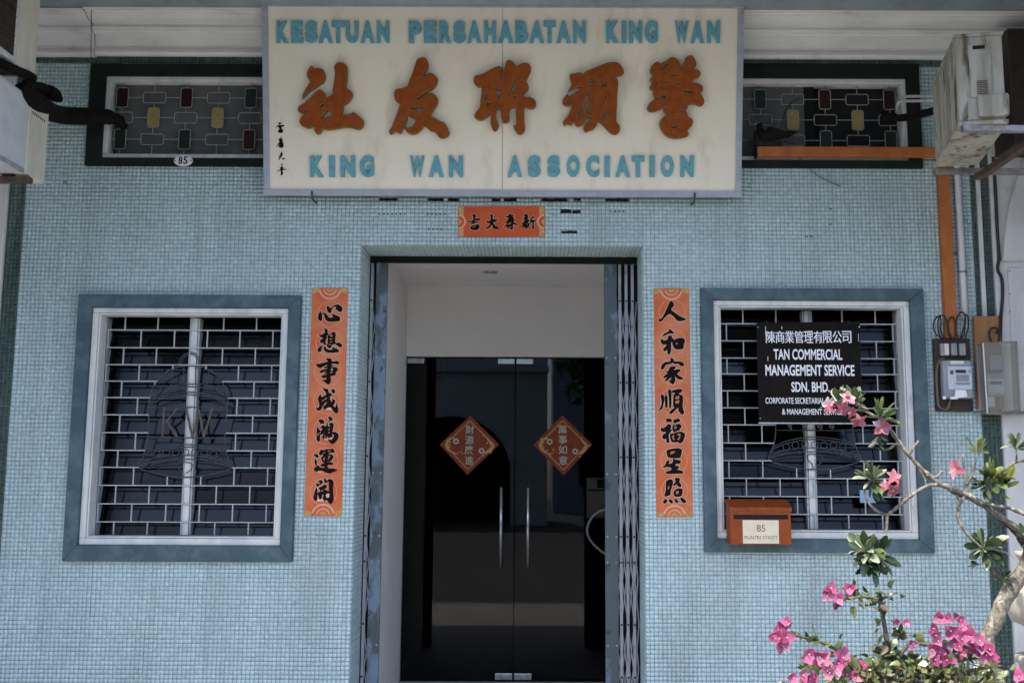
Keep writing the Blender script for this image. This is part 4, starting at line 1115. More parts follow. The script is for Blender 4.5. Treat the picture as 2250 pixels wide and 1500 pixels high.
# raised turquoise letters
def LET(ch, x0, x1, y0, y1):
    me = text_mesh(ch, 0.05, 0.03, 0.036 if ch not in 'W' else 0.018, res=4)
    a = SG.loc(x0, y1); b = SG.loc(x1, y0)
    fit_mesh(me, a[0], b[0], a[1], b[1], (0.045) * 2.2)
    place(me, 'letter', M['teal'], SG.rot, SG.O + SG.n * -0.006, sign)
Z2 = lambda v: 560 + v / 3.409
Z3 = lambda v: 1100 + v / 3.409
row1 = [('K', Z2(162), Z2(250)), ('E', Z2(270), Z2(360)), ('S', Z2(376), Z2(468)), ('A', Z2(476), Z2(580)), ('T', Z2(577), Z2(668)), ('U', Z2(680), Z2(775)), ('A', Z2(791), Z2(895)), ('N', Z2(912), Z2(1006)),
        ('P', Z2(1152), Z2(1248)), ('E', Z2(1265), Z2(1362)), ('R', Z2(1380), Z2(1474)), ('S', Z2(1487), Z2(1580)), ('A', Z2(1590), Z2(1696)), ('H', Z2(1716), Z2(1808)), ('A', Z2(1822), Z3(95)),
        ('B', Z3(108), Z3(206)), ('A', Z3(214), Z3(326)), ('T', Z3(320), Z3(414)), ('A', Z3(418), Z3(526)), ('N', Z3(543), Z3(640)),
        ('K', Z3(790), Z3(888)), ('I', Z3(907), Z3(942)), ('N', Z3(963), Z3(1062)), ('G', Z3(1080), Z3(1180)), ('W', Z3(1306), Z3(1410)), ('A', Z3(1422), Z3(1528)), ('N', Z3(1548), Z3(1646))]
for ch, a, b in row1: LET(ch, a, b, 46, 95)
row2 = [('K', 681, 711), ('I', 723, 735), ('N', 748, 780), ('G', 790, 821), ('W', 901, 932), ('A', 942, 975), ('N', 986, 1017), ('A', 1115, 1147), ('S', 1160, 1188), ('S', 1203, 1231), ('O', 1245, 1274), ('C', 1288, 1317), ('I', 1328, 1340), ('A', 1352, 1385), ('T', 1388, 1416), ('I', 1427, 1439), ('O', 1452, 1481), ('N', 1495, 1525)]
for ch, a, b in row2: LET(ch, a, b, 342, 389)

# ---- red paper couplets
H0 = -0.0066
def quad(pl_y, tl, tr, br, bl, name, mt, parent, t=0.0007, **k):
    p = [W(*q, pl_y) for q in (tl, tr, br, bl)]
    return MB().prism([(q.x, q.z) for q in p], pl_y, pl_y + t).build(name, mt, parent, **k)
def disc(pl, px, py, r, h, mt, parent, name='print_motif', inner=0.0, a0=0, a1=360):
    c = pl.loc(px, py); k = r / pxm(pl.O.y)
    ts = np.linspace(R(a0), R(a1), 25)
    if a1 - a0 < 360:
        lp = [[(c[0] + k * math.cos(t), c[1] + k * math.sin(t)) for t in ts] + ([(c[0] + k * inner * math.cos(t), c[1] + k * inner * math.sin(t)) for t in ts[::-1]] if inner else [])]
    else:
        lp = [[(c[0] + k * math.cos(t), c[1] + k * math.sin(t)) for t in ts[:-1]]]
        if inner: lp.append([(c[0] + k * inner * math.cos(t), c[1] + k * inner * math.sin(t)) for t in ts[:-1]])
    return place(curve_mesh(name, lp, 0.00005), name, mt, pl.rot, pl.O + pl.n * h, parent)
M['medal'] = mat('faint medallion print', (0.62, 0.20, 0.09), 0.6, col2=(0.66, 0.24, 0.11), scale=40)
PL = wallplane(H0)
def couplet(tl, tr, br, bl, chars, org_s, label, group, specks):
    c = thing('couplet', label, 'banner', tuple(W((tl[0] + tr[0]) / 2, bl[1], H0)), group)
    quad(H0, tl, tr, br, bl, 'paper', M['pale_paper'], c)
    # printed ends: gold corners and a scalloped flower
    for (ex, ey, sgn, w) in (((tl[0] + tr[0]) / 2, tl[1], -1, tr[0] - tl[0]), ((bl[0] + br[0]) / 2, bl[1], 1, br[0] - bl[0])):
        a0, a1 = (180, 360) if sgn < 0 else (0, 180)
        for sx in (-1, 1):
            x0 = ex + sx * (w / 2 - 1.0); x1 = ex + sx * (w / 2 - 15)
            pts = [W(x0, ey - sgn * 1, H0 - 0.0002), W(x1, ey - sgn * 1, H0 - 0.0002), W(ex + sx * (w / 2 - 17), ey - sgn * 9, H0 - 0.0002), W(x0, ey - sgn * 14, H0 - 0.0002)]
            MB().prism([(q.x, q.z) for q in pts], H0 - 0.0003, H0 - 0.0001).build('print_motif', M['gold_print'], c)
        disc(PL, ex, ey - sgn * 1.5, 25, 0.0004, M['pink_print'], c, inner=0.87, a0=a0 + 12, a1=a1 - 12)
        disc(PL, ex, ey - sgn * 1.5, 15, 0.0004, M['pink_print'], c, inner=0.86, a0=a0 + 8, a1=a1 - 8)
        disc(PL, ex, ey - sgn * 1.5, 8, 0.0004, M['gold_print'], c, a0=a0 + 8, a1=a1 - 8)
    for (mx, my) in specks[0]:
        disc(PL, mx, my, 30, 0.0002, M['medal'], c, inner=0.94)
    for (mx, my, w, h) in specks[1]:
        MB().prism([(q.x, q.z) for q in (W(mx, my, H0), W(mx + w, my, H0), W(mx + w, my + h, H0), W(mx, my + h, H0))], H0 - 0.0004, H0 - 0.0001).build('print_motif', M['gold_print'], c)
    for (org, s, loops) in chars:
        h = glyph(loops, org, s, PL, 'character_outline', M['halo'], c, 0.0006, 0.00005, 0.0, 0.0030 if s > 10 else 0.0040, 3)
        glyph(loops, org, s, PL, 'character', M['ink'], c, 0.0012, 0.0001, 0.0, 0.0005 if s > 10 else 0.0015, 3)
    return c
A = (660, 600); As = 5.0; B = (650, 880); Bs = 5.556; Cc = (1410, 610); Cs = 5.357; D = (1410, 870)
Fs = 1500 / 70.0
LEFT = [
 ((690, 655), Fs, [[(320, 610), (340, 650), (355, 720), (430, 685), (500, 680), (560, 720), (640, 810), (690, 890), (780, 915), (890, 890), (850, 800), (815, 730), (960, 770), (1080, 815), (1180, 860), (1230, 920), (1235, 1000), (1190, 1070), (1080, 1095), (800, 1115), (640, 1090), (560, 1020), (500, 920), (475, 790), (440, 740), (390, 770), (390, 900), (385, 1000), (345, 1075), (260, 1060), (190, 960), (185, 850), (220, 730), (270, 650)],
   [(600, 370), (690, 380), (760, 460), (830, 410), (940, 350), (1080, 300), (1170, 300), (1270, 370), (1335, 450), (1340, 550), (1290, 635), (1220, 655), (1130, 600), (1060, 550), (980, 555), (1030, 490), (1040, 430), (960, 415), (880, 445), (845, 510), (835, 600), (790, 700), (700, 690), (630, 610), (600, 500)]]),
 ((690, 715), Fs, [[(495, 115), (560, 150), (645, 190), (655, 250), (635, 320), (695, 375), (680, 430), (590, 520), (620, 560), (560, 680), (550, 800), (575, 880), (540, 920), (470, 910), (440, 850), (440, 800), (370, 835), (300, 800), (280, 730), (320, 670), (430, 585), (350, 570), (270, 500), (230, 430), (260, 405), (320, 440), (420, 400), (505, 340), (505, 260), (480, 180)],
   [(930, 290), (1000, 330), (1030, 400), (1015, 550), (1010, 700), (1010, 810), (1100, 805), (1220, 820), (1310, 880), (1330, 950), (1290, 1020), (1220, 1025), (1150, 980), (1090, 935), (1000, 945), (1050, 890), (960, 880), (860, 920), (820, 990), (800, 1050), (720, 1075), (650, 1030), (600, 940), (590, 880), (640, 860), (640, 760), (640, 650), (650, 580), (625, 540), (700, 440), (760, 400), (850, 330)],
   [(760, 440), (850, 430), (870, 510), (790, 530)], [(740, 620), (860, 610), (850, 650), (750, 670)], [(740, 770), (850, 735), (840, 770), (750, 800)], [(660, 890), (740, 890), (840, 860), (800, 900), (700, 915)],
   [(480, 975), (540, 1000), (590, 1080), (660, 1130), (780, 1140), (890, 1110), (840, 1060), (850, 1020), (980, 1050), (1110, 1110), (1180, 1170), (1160, 1240), (1080, 1265), (900, 1285), (680, 1275), (550, 1240), (480, 1160), (450, 1050)], [(430, 935), (450, 950), (370, 1050), (350, 1170), (300, 1240), (220, 1250), (165, 1170), (180, 1090), (250, 1010), (340, 960)]]),
 ((685, 780), Fs, [[(670, 115), (720, 145), (880, 155), (945, 210), (940, 290), (1080, 285), (1180, 265), (1290, 340), (1280, 400), (1210, 425), (1100, 400), (920, 410), (940, 460), (1030, 490), (940, 540), (900, 570), (1080, 555), (1200, 610), (1230, 670), (1190, 740), (1120, 830), (1135, 900), (1060, 955), (940, 970), (880, 1010), (905, 1150), (885, 1280), (820, 1360), (750, 1370), (640, 1280), (480, 1170), (640, 1170), (690, 1100), (690, 1050), (560, 1080), (465, 1010), (520, 950), (690, 900), (700, 850), (600, 860), (590, 820), (710, 720), (470, 830), (375, 785), (450, 720), (720, 640), (720, 600), (600, 615), (580, 575), (730, 510), (720, 460), (600, 500), (470, 580), (350, 590), (215, 480), (250, 400), (330, 420), (540, 370), (745, 310), (740, 270), (680, 190)],
   [(900, 650), (1000, 640), (990, 700), (960, 730), (920, 700)], [(880, 830), (930, 775), (970, 780), (940, 840)]]),
 ((685, 845), Fs, [[(525, 135), (600, 165), (720, 190), (785, 240), (800, 370), (850, 380), (970, 450), (960, 500), (860, 570), (880, 680), (930, 800), (960, 780), (960, 690), (1000, 665), (1090, 720), (1110, 780), (1080, 870), (1020, 980), (1095, 1060), (1130, 1020), (1160, 900), (1180, 820), (1220, 960), (1240, 1120), (1235, 1270), (1170, 1345), (1090, 1300), (990, 1190), (900, 1060), (740, 1070), (640, 1150), (570, 1130), (545, 1010), (500, 1010), (490, 1100), (400, 1200), (290, 1215), (205, 1140), (215, 1060), (240, 1030), (270, 1095), (330, 1050), (355, 950), (330, 830), (290, 690), (320, 560), (420, 440), (450, 540), (480, 575), (580, 520), (680, 450), (650, 350), (560, 250)],
   [(1000, 200), (1060, 220), (1110, 310), (1090, 390), (1040, 415), (950, 375), (940, 310), (915, 250)], [(680, 610), (710, 650), (580, 730), (490, 790), (480, 760), (580, 690)], [(700, 800), (710, 830), (620, 980), (570, 980), (560, 930)]]),
 ((685, 910), Fs, [[(320, 260), (420, 225), (520, 250), (590, 330), (580, 430), (520, 450), (430, 440), (360, 490), (300, 580), (310, 640), (420, 780), (380, 860), (400, 960), (395, 1180), (350, 1295), (290, 1270), (225, 1160), (225, 900), (240, 700), (270, 580), (330, 490), (400, 420), (340, 350)], [(340, 860), (350, 890), (290, 1030), (265, 1010), (285, 900)],
   [(560, 500), (640, 555), (680, 540), (720, 420), (790, 310), (820, 240), (780, 170), (785, 110), (860, 90), (960, 160), (990, 230), (970, 290), (900, 295), (850, 300), (770, 400), (760, 480), (800, 570), (870, 540), (800, 470), (860, 400), (940, 385), (1020, 430), (1045, 500), (1010, 620), (995, 740), (990, 830), (1090, 815), (1200, 870), (1260, 930), (1260, 1020), (1200, 1200), (1090, 1320), (970, 1385), (890, 1360), (820, 1270), (760, 1170), (860, 1200), (930, 1200), (1010, 1110), (1050, 1000), (1030, 950), (960, 930), (980, 1010), (930, 1080), (880, 1060), (850, 1090), (800, 1110), (760, 1060), (720, 1030), (710, 1110), (670, 1135), (645, 1080), (640, 1000), (590, 990), (600, 1100), (560, 1165), (510, 1110), (520, 1000), (560, 940), (620, 870), (520, 930), (420, 960), (400, 900), (440, 780), (500, 680), (410, 620), (450, 560)],
   [(780, 700), (840, 665), (855, 690), (810, 735), (775, 740)], [(775, 850), (830, 805), (850, 830), (820, 880), (780, 885)]]),
 ((680, 978), Fs, [[(580, 165), (600, 225), (700, 200), (840, 170), (1000, 160), (1110, 160), (1180, 240), (1190, 300), (1150, 355), (1000, 340), (900, 410), (1010, 415), (1100, 460), (1135, 540), (1080, 640), (1000, 740), (860, 760), (870, 790), (980, 775), (1080, 800), (1110, 860), (1070, 915), (870, 920), (880, 1080), (1100, 1080), (1310, 1160), (1150, 1240), (940, 1320), (760, 1260), (580, 1195), (430, 1190), (330, 1235), (240, 1180), (210, 1100), (280, 1030), (340, 1010), (280, 930), (240, 800), (240, 670), (285, 600), (310, 690), (390, 780), (340, 850), (370, 940), (460, 950), (480, 1030), (620, 1060), (700, 1050), (700, 990), (600, 990), (520, 910), (600, 870), (710, 820), (620, 790), (560, 680), (550, 570), (640, 480), (590, 430), (520, 480), (450, 420), (460, 330), (510, 230)],
   [(205, 430), (270, 400), (370, 420), (440, 500), (420, 575), (330, 570), (260, 520)], [(860, 250), (1020, 235), (980, 280), (900, 295)], [(880, 500), (960, 480), (970, 540), (900, 660), (860, 650), (910, 560)], [(740, 550), (720, 600), (690, 640), (730, 680), (680, 715), (640, 640), (690, 570)], [(740, 300), (745, 320), (680, 365), (640, 400), (625, 385), (660, 340)]]),
 ((680, 1042), Fs, [[(960, 205), (1050, 230), (1130, 310), (1140, 420), (1110, 600), (1110, 850), (1135, 1100), (1130, 1220), (1060, 1340), (990, 1385), (930, 1340), (840, 1220), (795, 1180), (730, 1250), (680, 1200), (630, 1110), (660, 1000), (655, 940), (590, 960), (575, 1090), (530, 1150), (480, 1145), (435, 1070), (430, 990), (360, 960), (370, 1120), (330, 1220), (280, 1235), (220, 1170), (190, 1080), (220, 970), (250, 760), (340, 600), (380, 760), (370, 860), (460, 830), (510, 740), (430, 660), (480, 590), (600, 550), (690, 470), (790, 490), (830, 580), (790, 640), (710, 680), (830, 740), (920, 790), (920, 600), (915, 400), (880, 340), (780, 410), (700, 340), (690, 240), (640, 220), (700, 185), (770, 200), (820, 290), (880, 230)],
   [(790, 920), (930, 890), (925, 1070), (830, 1090), (785, 1040)], [(550, 790), (570, 760), (650, 710), (640, 770), (600, 800)], [(390, 330), (520, 250), (600, 290), (625, 360), (600, 430), (450, 510), (440, 560), (390, 580), (340, 540), (300, 450), (330, 400), (380, 420), (450, 430), (510, 370), (400, 365)]]),
]
off = 260 * Cs
def sh(lp): return [(x, y) for x, y in lp]
RIGHT = [
 (Cc, Cs, [[(340, 275), (375, 300), (375, 330), (345, 375), (400, 420), (460, 460), (525, 490), (430, 510), (380, 460), (330, 425), (280, 460), (235, 510), (205, 515), (205, 485), (235, 480), (270, 420), (305, 340)]]),
 (Cc, Cs, [[(325, 605), (360, 630), (380, 655), (330, 655), (280, 675), (245, 690), (270, 655), (315, 635)], [(315, 690), (350, 680), (355, 710), (375, 720), (370, 745), (345, 765), (345, 850), (325, 905), (305, 890), (300, 850), (265, 865), (255, 840), (290, 800), (285, 785), (240, 780), (222, 735), (240, 725), (265, 740), (305, 725)],
           [(360, 760), (390, 730), (440, 710), (490, 715), (508, 745), (490, 800), (485, 835), (400, 840), (370, 800)], [(400, 770), (420, 765), (410, 790)]]),
 (Cc, Cs, [[(340, 945), (370, 955), (385, 985), (450, 985), (495, 1010), (490, 1040), (455, 1035), (430, 1010), (385, 1015), (370, 1000), (330, 1015), (285, 1025), (265, 1060), (240, 1080), (225, 1060), (245, 1015), (280, 995), (335, 985)],
           [(330, 1055), (375, 1040), (400, 1055), (375, 1090), (430, 1075), (455, 1090), (430, 1115), (420, 1140), (485, 1180), (480, 1195), (425, 1190), (390, 1150), (395, 1200), (375, 1250), (345, 1240), (320, 1215), (345, 1200), (345, 1170), (300, 1210), (270, 1210), (310, 1165), (265, 1180), (260, 1160), (310, 1120), (280, 1110), (320, 1090)]]),
 (Cc, Cs, [[(235, 1370), (260, 1390), (265, 1440), (250, 1500), (240, 1540), (195, 1565), (225, 1520), (235, 1450), (225, 1400)], [(275, 1385), (298, 1390), (303, 1450), (300, 1520), (280, 1525), (275, 1450)], [(312, 1325), (345, 1325), (348, 1420), (345, 1510), (325, 1530), (322, 1430)],
           [(360, 1330), (430, 1310), (475, 1315), (465, 1345), (430, 1365), (475, 1385), (485, 1420), (480, 1520), (495, 1570), (490, 1605), (460, 1600), (430, 1555), (440, 1520), (400, 1550), (350, 1600), (325, 1590), (350, 1555), (385, 1530), (370, 1500), (375, 1400), (385, 1370), (405, 1350), (362, 1352)],
           [(400, 1400), (440, 1390), (440, 1420), (400, 1430)], [(400, 1450), (440, 1440), (435, 1475), (400, 1480)]]),
 ((1445, 910), Fs, [[(360, 240), (510, 180), (640, 220), (670, 290), (640, 370), (500, 355), (360, 420), (430, 340)], [(520, 450), (620, 500), (640, 590), (600, 700), (690, 690), (650, 770), (560, 900), (520, 1000), (550, 1270), (490, 1350), (430, 1310), (400, 1230), (400, 1140), (310, 1170), (230, 1110), (220, 990), (300, 930), (400, 830), (250, 830), (150, 770), (140, 710), (185, 600), (210, 650), (330, 610), (430, 520)],
   [(720, 270), (780, 260), (950, 185), (1060, 260), (1030, 340), (880, 390), (745, 540), (800, 520), (940, 440), (1060, 460), (1125, 560), (1110, 620), (1040, 670), (1050, 740), (900, 790), (750, 830), (700, 700), (690, 600), (720, 500), (800, 410), (730, 350)], [(770, 590), (900, 580), (830, 700)],
   [(590, 900), (680, 910), (800, 860), (1000, 810), (1120, 810), (1250, 880), (1290, 970), (1250, 1130), (1180, 1290), (1050, 1370), (950, 1310), (820, 1315), (680, 1300), (610, 1190), (580, 1020)], [(800, 970), (760, 1040), (740, 1090), (800, 1160), (760, 1210), (700, 1130), (685, 1030), (740, 980)], [(920, 920), (980, 900), (1070, 920), (1060, 1080), (1000, 1200), (930, 1180), (960, 1130), (1020, 1060), (1000, 1000), (940, 970)]]),
 (D, Cs, [[(295, 640), (360, 620), (420, 612), (465, 625), (470, 660), (450, 720), (400, 728), (340, 724), (310, 716), (300, 690)], [(345, 650), (395, 650), (375, 670), (340, 685)],
          [(370, 735), (395, 745), (455, 760), (450, 790), (400, 795), (400, 820), (440, 830), (430, 850), (400, 860), (475, 880), (485, 905), (430, 910), (300, 910), (285, 890), (345, 870), (345, 840), (300, 830), (245, 840), (275, 810), (300, 760), (325, 760), (320, 800), (365, 780)]]),
 (D, Cs, [[(290, 1000), (330, 980), (360, 985), (365, 1030), (340, 1110), (335, 1160), (300, 1170), (275, 1180), (270, 1150), (285, 1110), (285, 1060)], [(310, 1060), (325, 1060), (320, 1090), (308, 1095)],
          [(390, 970), (420, 960), (450, 975), (440, 1010), (465, 1040), (455, 1070), (430, 1060), (410, 1035), (385, 1055), (372, 1040), (400, 1005)], [(385, 1110), (430, 1085), (475, 1090), (480, 1120), (465, 1170), (400, 1180), (375, 1150)], [(405, 1120), (435, 1115), (430, 1145), (405, 1150)],
          [(255, 1235), (280, 1210), (300, 1225), (285, 1255), (260, 1260)], [(320, 1215), (345, 1215), (365, 1245), (355, 1262), (330, 1245)], [(385, 1205), (410, 1215), (430, 1240), (420, 1255), (395, 1240)], [(455, 1195), (490, 1200), (520, 1235), (510, 1255), (470, 1240)]]),
]
couplet((686, 632), (765, 632), (751, 1134), (668, 1133), LEFT, 5, 'long orange red paper couplet left of the doorway', 'paper couplets beside the doorway',
        ([(726, 690), (723, 752), (720, 818), (718, 880), (717, 946), (714, 1012), (711, 1080)], [(683, 772, 4, 5), (683, 781, 4, 5), (683, 790, 4, 5), (748, 958, 4, 5), (748, 967, 4, 5), (748, 976, 4, 5), (747, 985, 4, 5)]))
couplet((1436, 633), (1514, 633), (1523, 1136), (1442, 1136), RIGHT, 5, 'long orange red paper couplet right of the doorway', 'paper couplets beside the doorway',
        ([(1477, 686), (1478, 752), (1478, 816), (1480, 882), (1480, 946), (1481, 1012), (1482, 1078)], [(1509, 777, 4, 5), (1509, 786, 4, 5), (1509, 795, 4, 5), (1442, 960, 4, 5), (1442, 969, 4, 5), (1442, 978, 4, 5)]))
E_ = (1000, 440); Es = 11.25
LINTEL = [
 [[(420, 345), (490, 350), (520, 375), (500, 430), (500, 460), (570, 450), (625, 465), (620, 495), (500, 505), (490, 530), (560, 520), (565, 545), (480, 570), (380, 605), (375, 585), (440, 545), (400, 540), (340, 555), (310, 525), (350, 520), (440, 500), (450, 440), (440, 390)],
  [(375, 665), (440, 630), (510, 605), (580, 600), (605, 630), (600, 680), (575, 700), (570, 730), (470, 740), (410, 730), (375, 690)], [(430, 685), (510, 625), (500, 650), (440, 690)]],
 [[(855, 340), (900, 355), (940, 380), (930, 470), (1010, 470), (1045, 500), (1000, 530), (950, 545), (960, 590), (1020, 650), (1090, 700), (1000, 705), (950, 690), (905, 610), (870, 670), (810, 705), (735, 708), (790, 670), (840, 620), (860, 570), (790, 560), (775, 520), (850, 515), (875, 480), (880, 420)]],
 [[(1320, 345), (1380, 340), (1400, 370), (1460, 375), (1430, 400), (1400, 420), (1450, 420), (1460, 445), (1420, 470), (1470, 470), (1475, 500), (1440, 530), (1500, 570), (1575, 605), (1500, 615), (1440, 590), (1430, 650), (1425, 720), (1380, 725), (1340, 700), (1280, 710), (1275, 650), (1190, 670), (1230, 630), (1290, 570), (1240, 560), (1250, 530), (1310, 500), (1280, 480), (1330, 450), (1260, 420), (1250, 400), (1320, 380)],
  [(1310, 590), (1350, 550), (1390, 550), (1370, 590), (1320, 610)], [(1320, 670), (1385, 655), (1380, 680), (1320, 685)]],
 [[(1720, 350), (1770, 340), (1800, 365), (1790, 400), (1815, 430), (1790, 470), (1838, 490), (1830, 530), (1800, 545), (1838, 580), (1825, 640), (1800, 660), (1770, 690), (1740, 690), (1720, 660), (1660, 660), (1640, 640), (1680, 620), (1640, 590), (1650, 570), (1700, 550), (1680, 520), (1720, 500), (1690, 450), (1700, 430), (1740, 410), (1700, 390)],
  [(1900, 385), (1945, 405), (1945, 440), (1880, 480), (1960, 490), (2000, 500), (1990, 530), (1950, 540), (1945, 620), (1955, 690), (1935, 720), (1905, 700), (1910, 600), (1900, 545), (1865, 580), (1850, 640), (1848, 560), (1858, 490), (1862, 450), (1910, 420)], [(1770, 590), (1790, 570), (1785, 610)]],
]
lt = thing('lintel_scroll', 'short orange red paper strip with four black characters above the doorway', 'banner', tuple(W(1102, 520, H0)))
quad(H0, (1006, 453.5), (1197, 453), (1198, 520), (1006, 520.5), 'paper', M['red_paper'], lt)
for loops in LINTEL:
    glyph(loops, E_, Es, PL, 'character_outline', M['halo'], lt, 0.0006, 0.00005, 0.0, 0.0030, 3)
    glyph(loops, E_, Es, PL, 'character', M['ink'], lt, 0.0012, 0.0001, 0.0, 0.0009, 3)
for ex, a0, a1, sx in ((1007.5, -90, 90, 1), (1196, 90, 270, -1)):
    pts = [W(ex, 454.5, H0), W(ex + sx * 11, 454.5, H0), W(ex + sx * 11, 519.5, H0), W(ex, 519.5, H0)]
    MB().prism([(q.x, q.z) for q in pts], H0 - 0.00025, H0 - 0.0001).build('print_motif', M['gold_print'], lt)
    disc(PL, ex, 487, 17, 0.0003, M['red_paper'], lt, a0=a0 + 4, a1=a1 - 4)
    disc(PL, ex, 487, 16.5, 0.0005, M['pink_print'], lt, inner=0.8, a0=a0 + 4, a1=a1 - 4)
    disc(PL, ex, 487, 6.5, 0.0005, M['gold_print'], lt, a0=a0 + 4, a1=a1 - 4)

# ---- the two foil diamonds on the glass doors
YG = YD + 0.0292
PG = wallplane(YG)
def diamond(pts, body, ctr, label):
    d = thing('diamond_scroll', label, 'banner', tuple(W(*pts[2], YG)), 'foil diamonds on the glass doors')
    p = [W(*q, YG) for q in pts]
    MB().prism([(q.x, q.z) for q in p], YG - 0.001, YG).build('paper', M['deep_red'], d)
    c = Vector((sum(q.x for q in p) / 4, 0, sum(q.z for q in p) / 4))
    loop = [[((q.x - c.x) * f + c.x, (q.z - c.z) * f + c.z) for q in p] for f in (0.84, 0.80)]
    place(curve_mesh('border_line', loop, 0.0001), 'border_line', M['gold_print'], PG.rot, PG.O + PG.n * 0.0013, d)
    n = len(body)
    for k, ch in enumerate(body):
        me = text_mesh(ch, 0.01, 0.0, 0.012)
        a = PG.loc(ctr[k][0] - 9.5, ctr[k][1] + 9.5); b = PG.loc(ctr[k][0] + 9.5, ctr[k][1] - 9.5)
        fit_mesh(me, a[0], b[0], a[1], b[1], 0.02)
        place(me, 'character', M['mint'], PG.rot, PG.O + PG.n * 0.0014, d)
    # two gold carp: head ring, body curve and tail
    ox, oy = pts[3][0], pts[3][1]
    for (hx, hy, curve) in ((ox + 36, oy - 7, [(ox + 30, oy - 16), (ox + 18, oy - 8), (ox + 16, oy + 6), (ox + 26, oy + 16), (ox + 38, oy + 20), (ox + 48, oy + 14)]),
                            (ox + 92, oy + 14, [(ox + 98, oy + 20), (ox + 110, oy + 14), (ox + 117, oy + 2), (ox + 108, oy - 8), (ox + 102, oy - 16), (ox + 96, oy - 22)])):
        disc(PG, hx, hy, 6.2, 0.0014, M['mint'], d, 'print_motif', inner=0.5)
        m = MB().tube([W(a, b, YG - 0.0016) for a, b in smooth_open(curve, 3)], [0.006 + 0.004 * math.sin(i / 3.0) for i in range(len(smooth_open(curve, 3)))], 6, flat=0.08)
        m.build('print_motif', M['gold_print'], d)
        for k in range(9):
            a, b = curve[k % len(curve)]
            disc(PG, a + random.uniform(-6, 6), b + random.uniform(-6, 6), 2.0, 0.0013 + 0.0001 * k, M['gold_print'], d)
diamond([(1033, 913), (1097, 976), (1027, 1043), (966, 976)], '財源廣進', [(1032.5, 943.5), (1031.5, 966.5), (1030, 988), (1031, 1011)], 'dark red foil diamond stuck on the left glass door')
diamond([(1236, 912), (1301, 976), (1239, 1044), (1172, 977)], '萬事如意', [(1236, 943.5), (1236.5, 965), (1236.5, 987.5), (1237.5, 1011)], 'dark red foil diamond stuck on the right glass door')

# ---- notice on the right door and a loose cable
YN = YD + 0.062
nb = thing('door_notice', 'framed white notice on the right glass door beside the gate', 'notice', tuple(W(1310, 1137, YN)))
q0, q1 = W(1289, 1049, YN), W(1340, 1137, YN)
MB().box(q0.x, q1.x, YN - 0.004, YN - 0.0005, q1.z, q0.z).build('paper', M['paper'], nb)
frame_mb((q0.x, q1.x, q1.z, q0.z), 0.008, YN - 0.007, YN - 0.0045).build('frame', M['screen'], nb)
qa, qb = W(1290, 1075, YN), W(1340, 1078, YN)
MB().box(q0.x + 0.009, q1.x - 0.009, YN - 0.0065, YN - 0.0045, qb.z, qa.z).build('divider', M['ink'], nb)
qa, qb = W(1312, 1053, YN), W(1328, 1072, YN)
MB().box(qa.x, qb.x, YN - 0.006, YN - 0.0045, qb.z, qa.z).build('button', M['meter_board'], nb, bevel=0.004)
lc = MB().tube(smooth_open([W(a, b, YD - 0.06) for a, b in ((1340, 1120), (1318, 1122), (1298, 1140), (1290, 1165), (1300, 1190), (1325, 1213), (1345, 1222))], 5), 0.0085, 8)
lc.build('loose_cable', M['grey_cable'], None, 'pale cable loop hanging in front of the right glass door', 'cable', smooth=True)

# ---- black company board on the right window
yk = -0.045
bd = thing('company_board', 'black company board with white lettering hung on the right window grille', 'sign', tuple(W(1782, 929, yk)))
quad(yk, (1662.5, 708), (1889, 707), (1896, 928.5), (1668, 928.5), 'board', M['board_black'], bd, t=0.012, bevel=0.001)
p0, p1 = W(1667, 926, yk), W(1897, 930, yk)
MB().box(p0.x, p1.x, yk - 0.003, yk + 0.013, p1.z - 0.004, p0.z - 0.004).build('edge_strip', M['alu'], bd)
PB = wallplane(yk)
def line(body, x0, y0, x1, y1, off=0.022, sp=1.0, h=0.0008):
    me = text_mesh(body, 0.01, 0.0, off, sp)
    a = PB.loc(x0, y1); b = PB.loc(x1, y0)
    fit_mesh(me, a[0], b[0], a[1], b[1], 0.03)
    place(me, 'lettering', M['white_vinyl'], PB.rot, PB.O + PB.n * h, bd)
for k_, ch_ in enumerate('陳商業管理有限公司'):
    line(ch_, 1683 + k_ * 20.95, 727, 1683 + k_ * 20.95 + 19.0, 753.5, 0.0)
    line(ch_, 1683.5 + k_ * 20.95, 727.2, 1683.5 + k_ * 20.95 + 19.0, 753.3, 0.0, h=0.0012)
line('TAN COMMERCIAL', 1700, 767, 1850, 790)
line('MANAGEMENT SERVICE', 1682, 801.5, 1877, 825)
line('SDN. BHD.', 1739, 839, 1822.5, 861)
line('CORPORATE SECRETARIAL, ACCOUNTING', 1682, 874, 1888, 888.5, 0.010)
line('& MANAGEMENT SERVICES', 1718.5, 898, 1856, 910.5, 0.010)
for (a, b) in ((1665.5, 719), (1888, 718), (1670, 919), (1893, 919)):
    q = W(a, b, yk)
    MB().tube([(q.x, yk - 0.003, q.z), (q.x, yk, q.z)], 0.004, 8).build('screw', M['steel'], bd)
for (a, b, hgt) in ((1681.5, 717, 18), (1717, 717, 6), (1885.5, 733, 17), (1686.5, 783, 10)):
    q, r2 = W(a, b, yk), W(a + 1.4, b + hgt, yk)
    MB().box(q.x, r2.x, yk - 0.0006, yk - 0.0001, r2.z, q.z).build('paint_drip', M['white_vinyl'], bd)
for a in (1690, 1870):
    q = W(a, 709, yk)
    MB().tube([(q.x, yk + 0.011, q.z - 0.02), (q.x, 0.0, q.z + 0.012), (q.x, GY - 0.004, q.z + 0.01)], 0.003, 6).build('tie_wire', M['galv'], bd)
hk = thing('grille_hooks', 'small drooping wire hooks below the black company board', 'hooks', tuple(W(1780, 945, 0.0)))
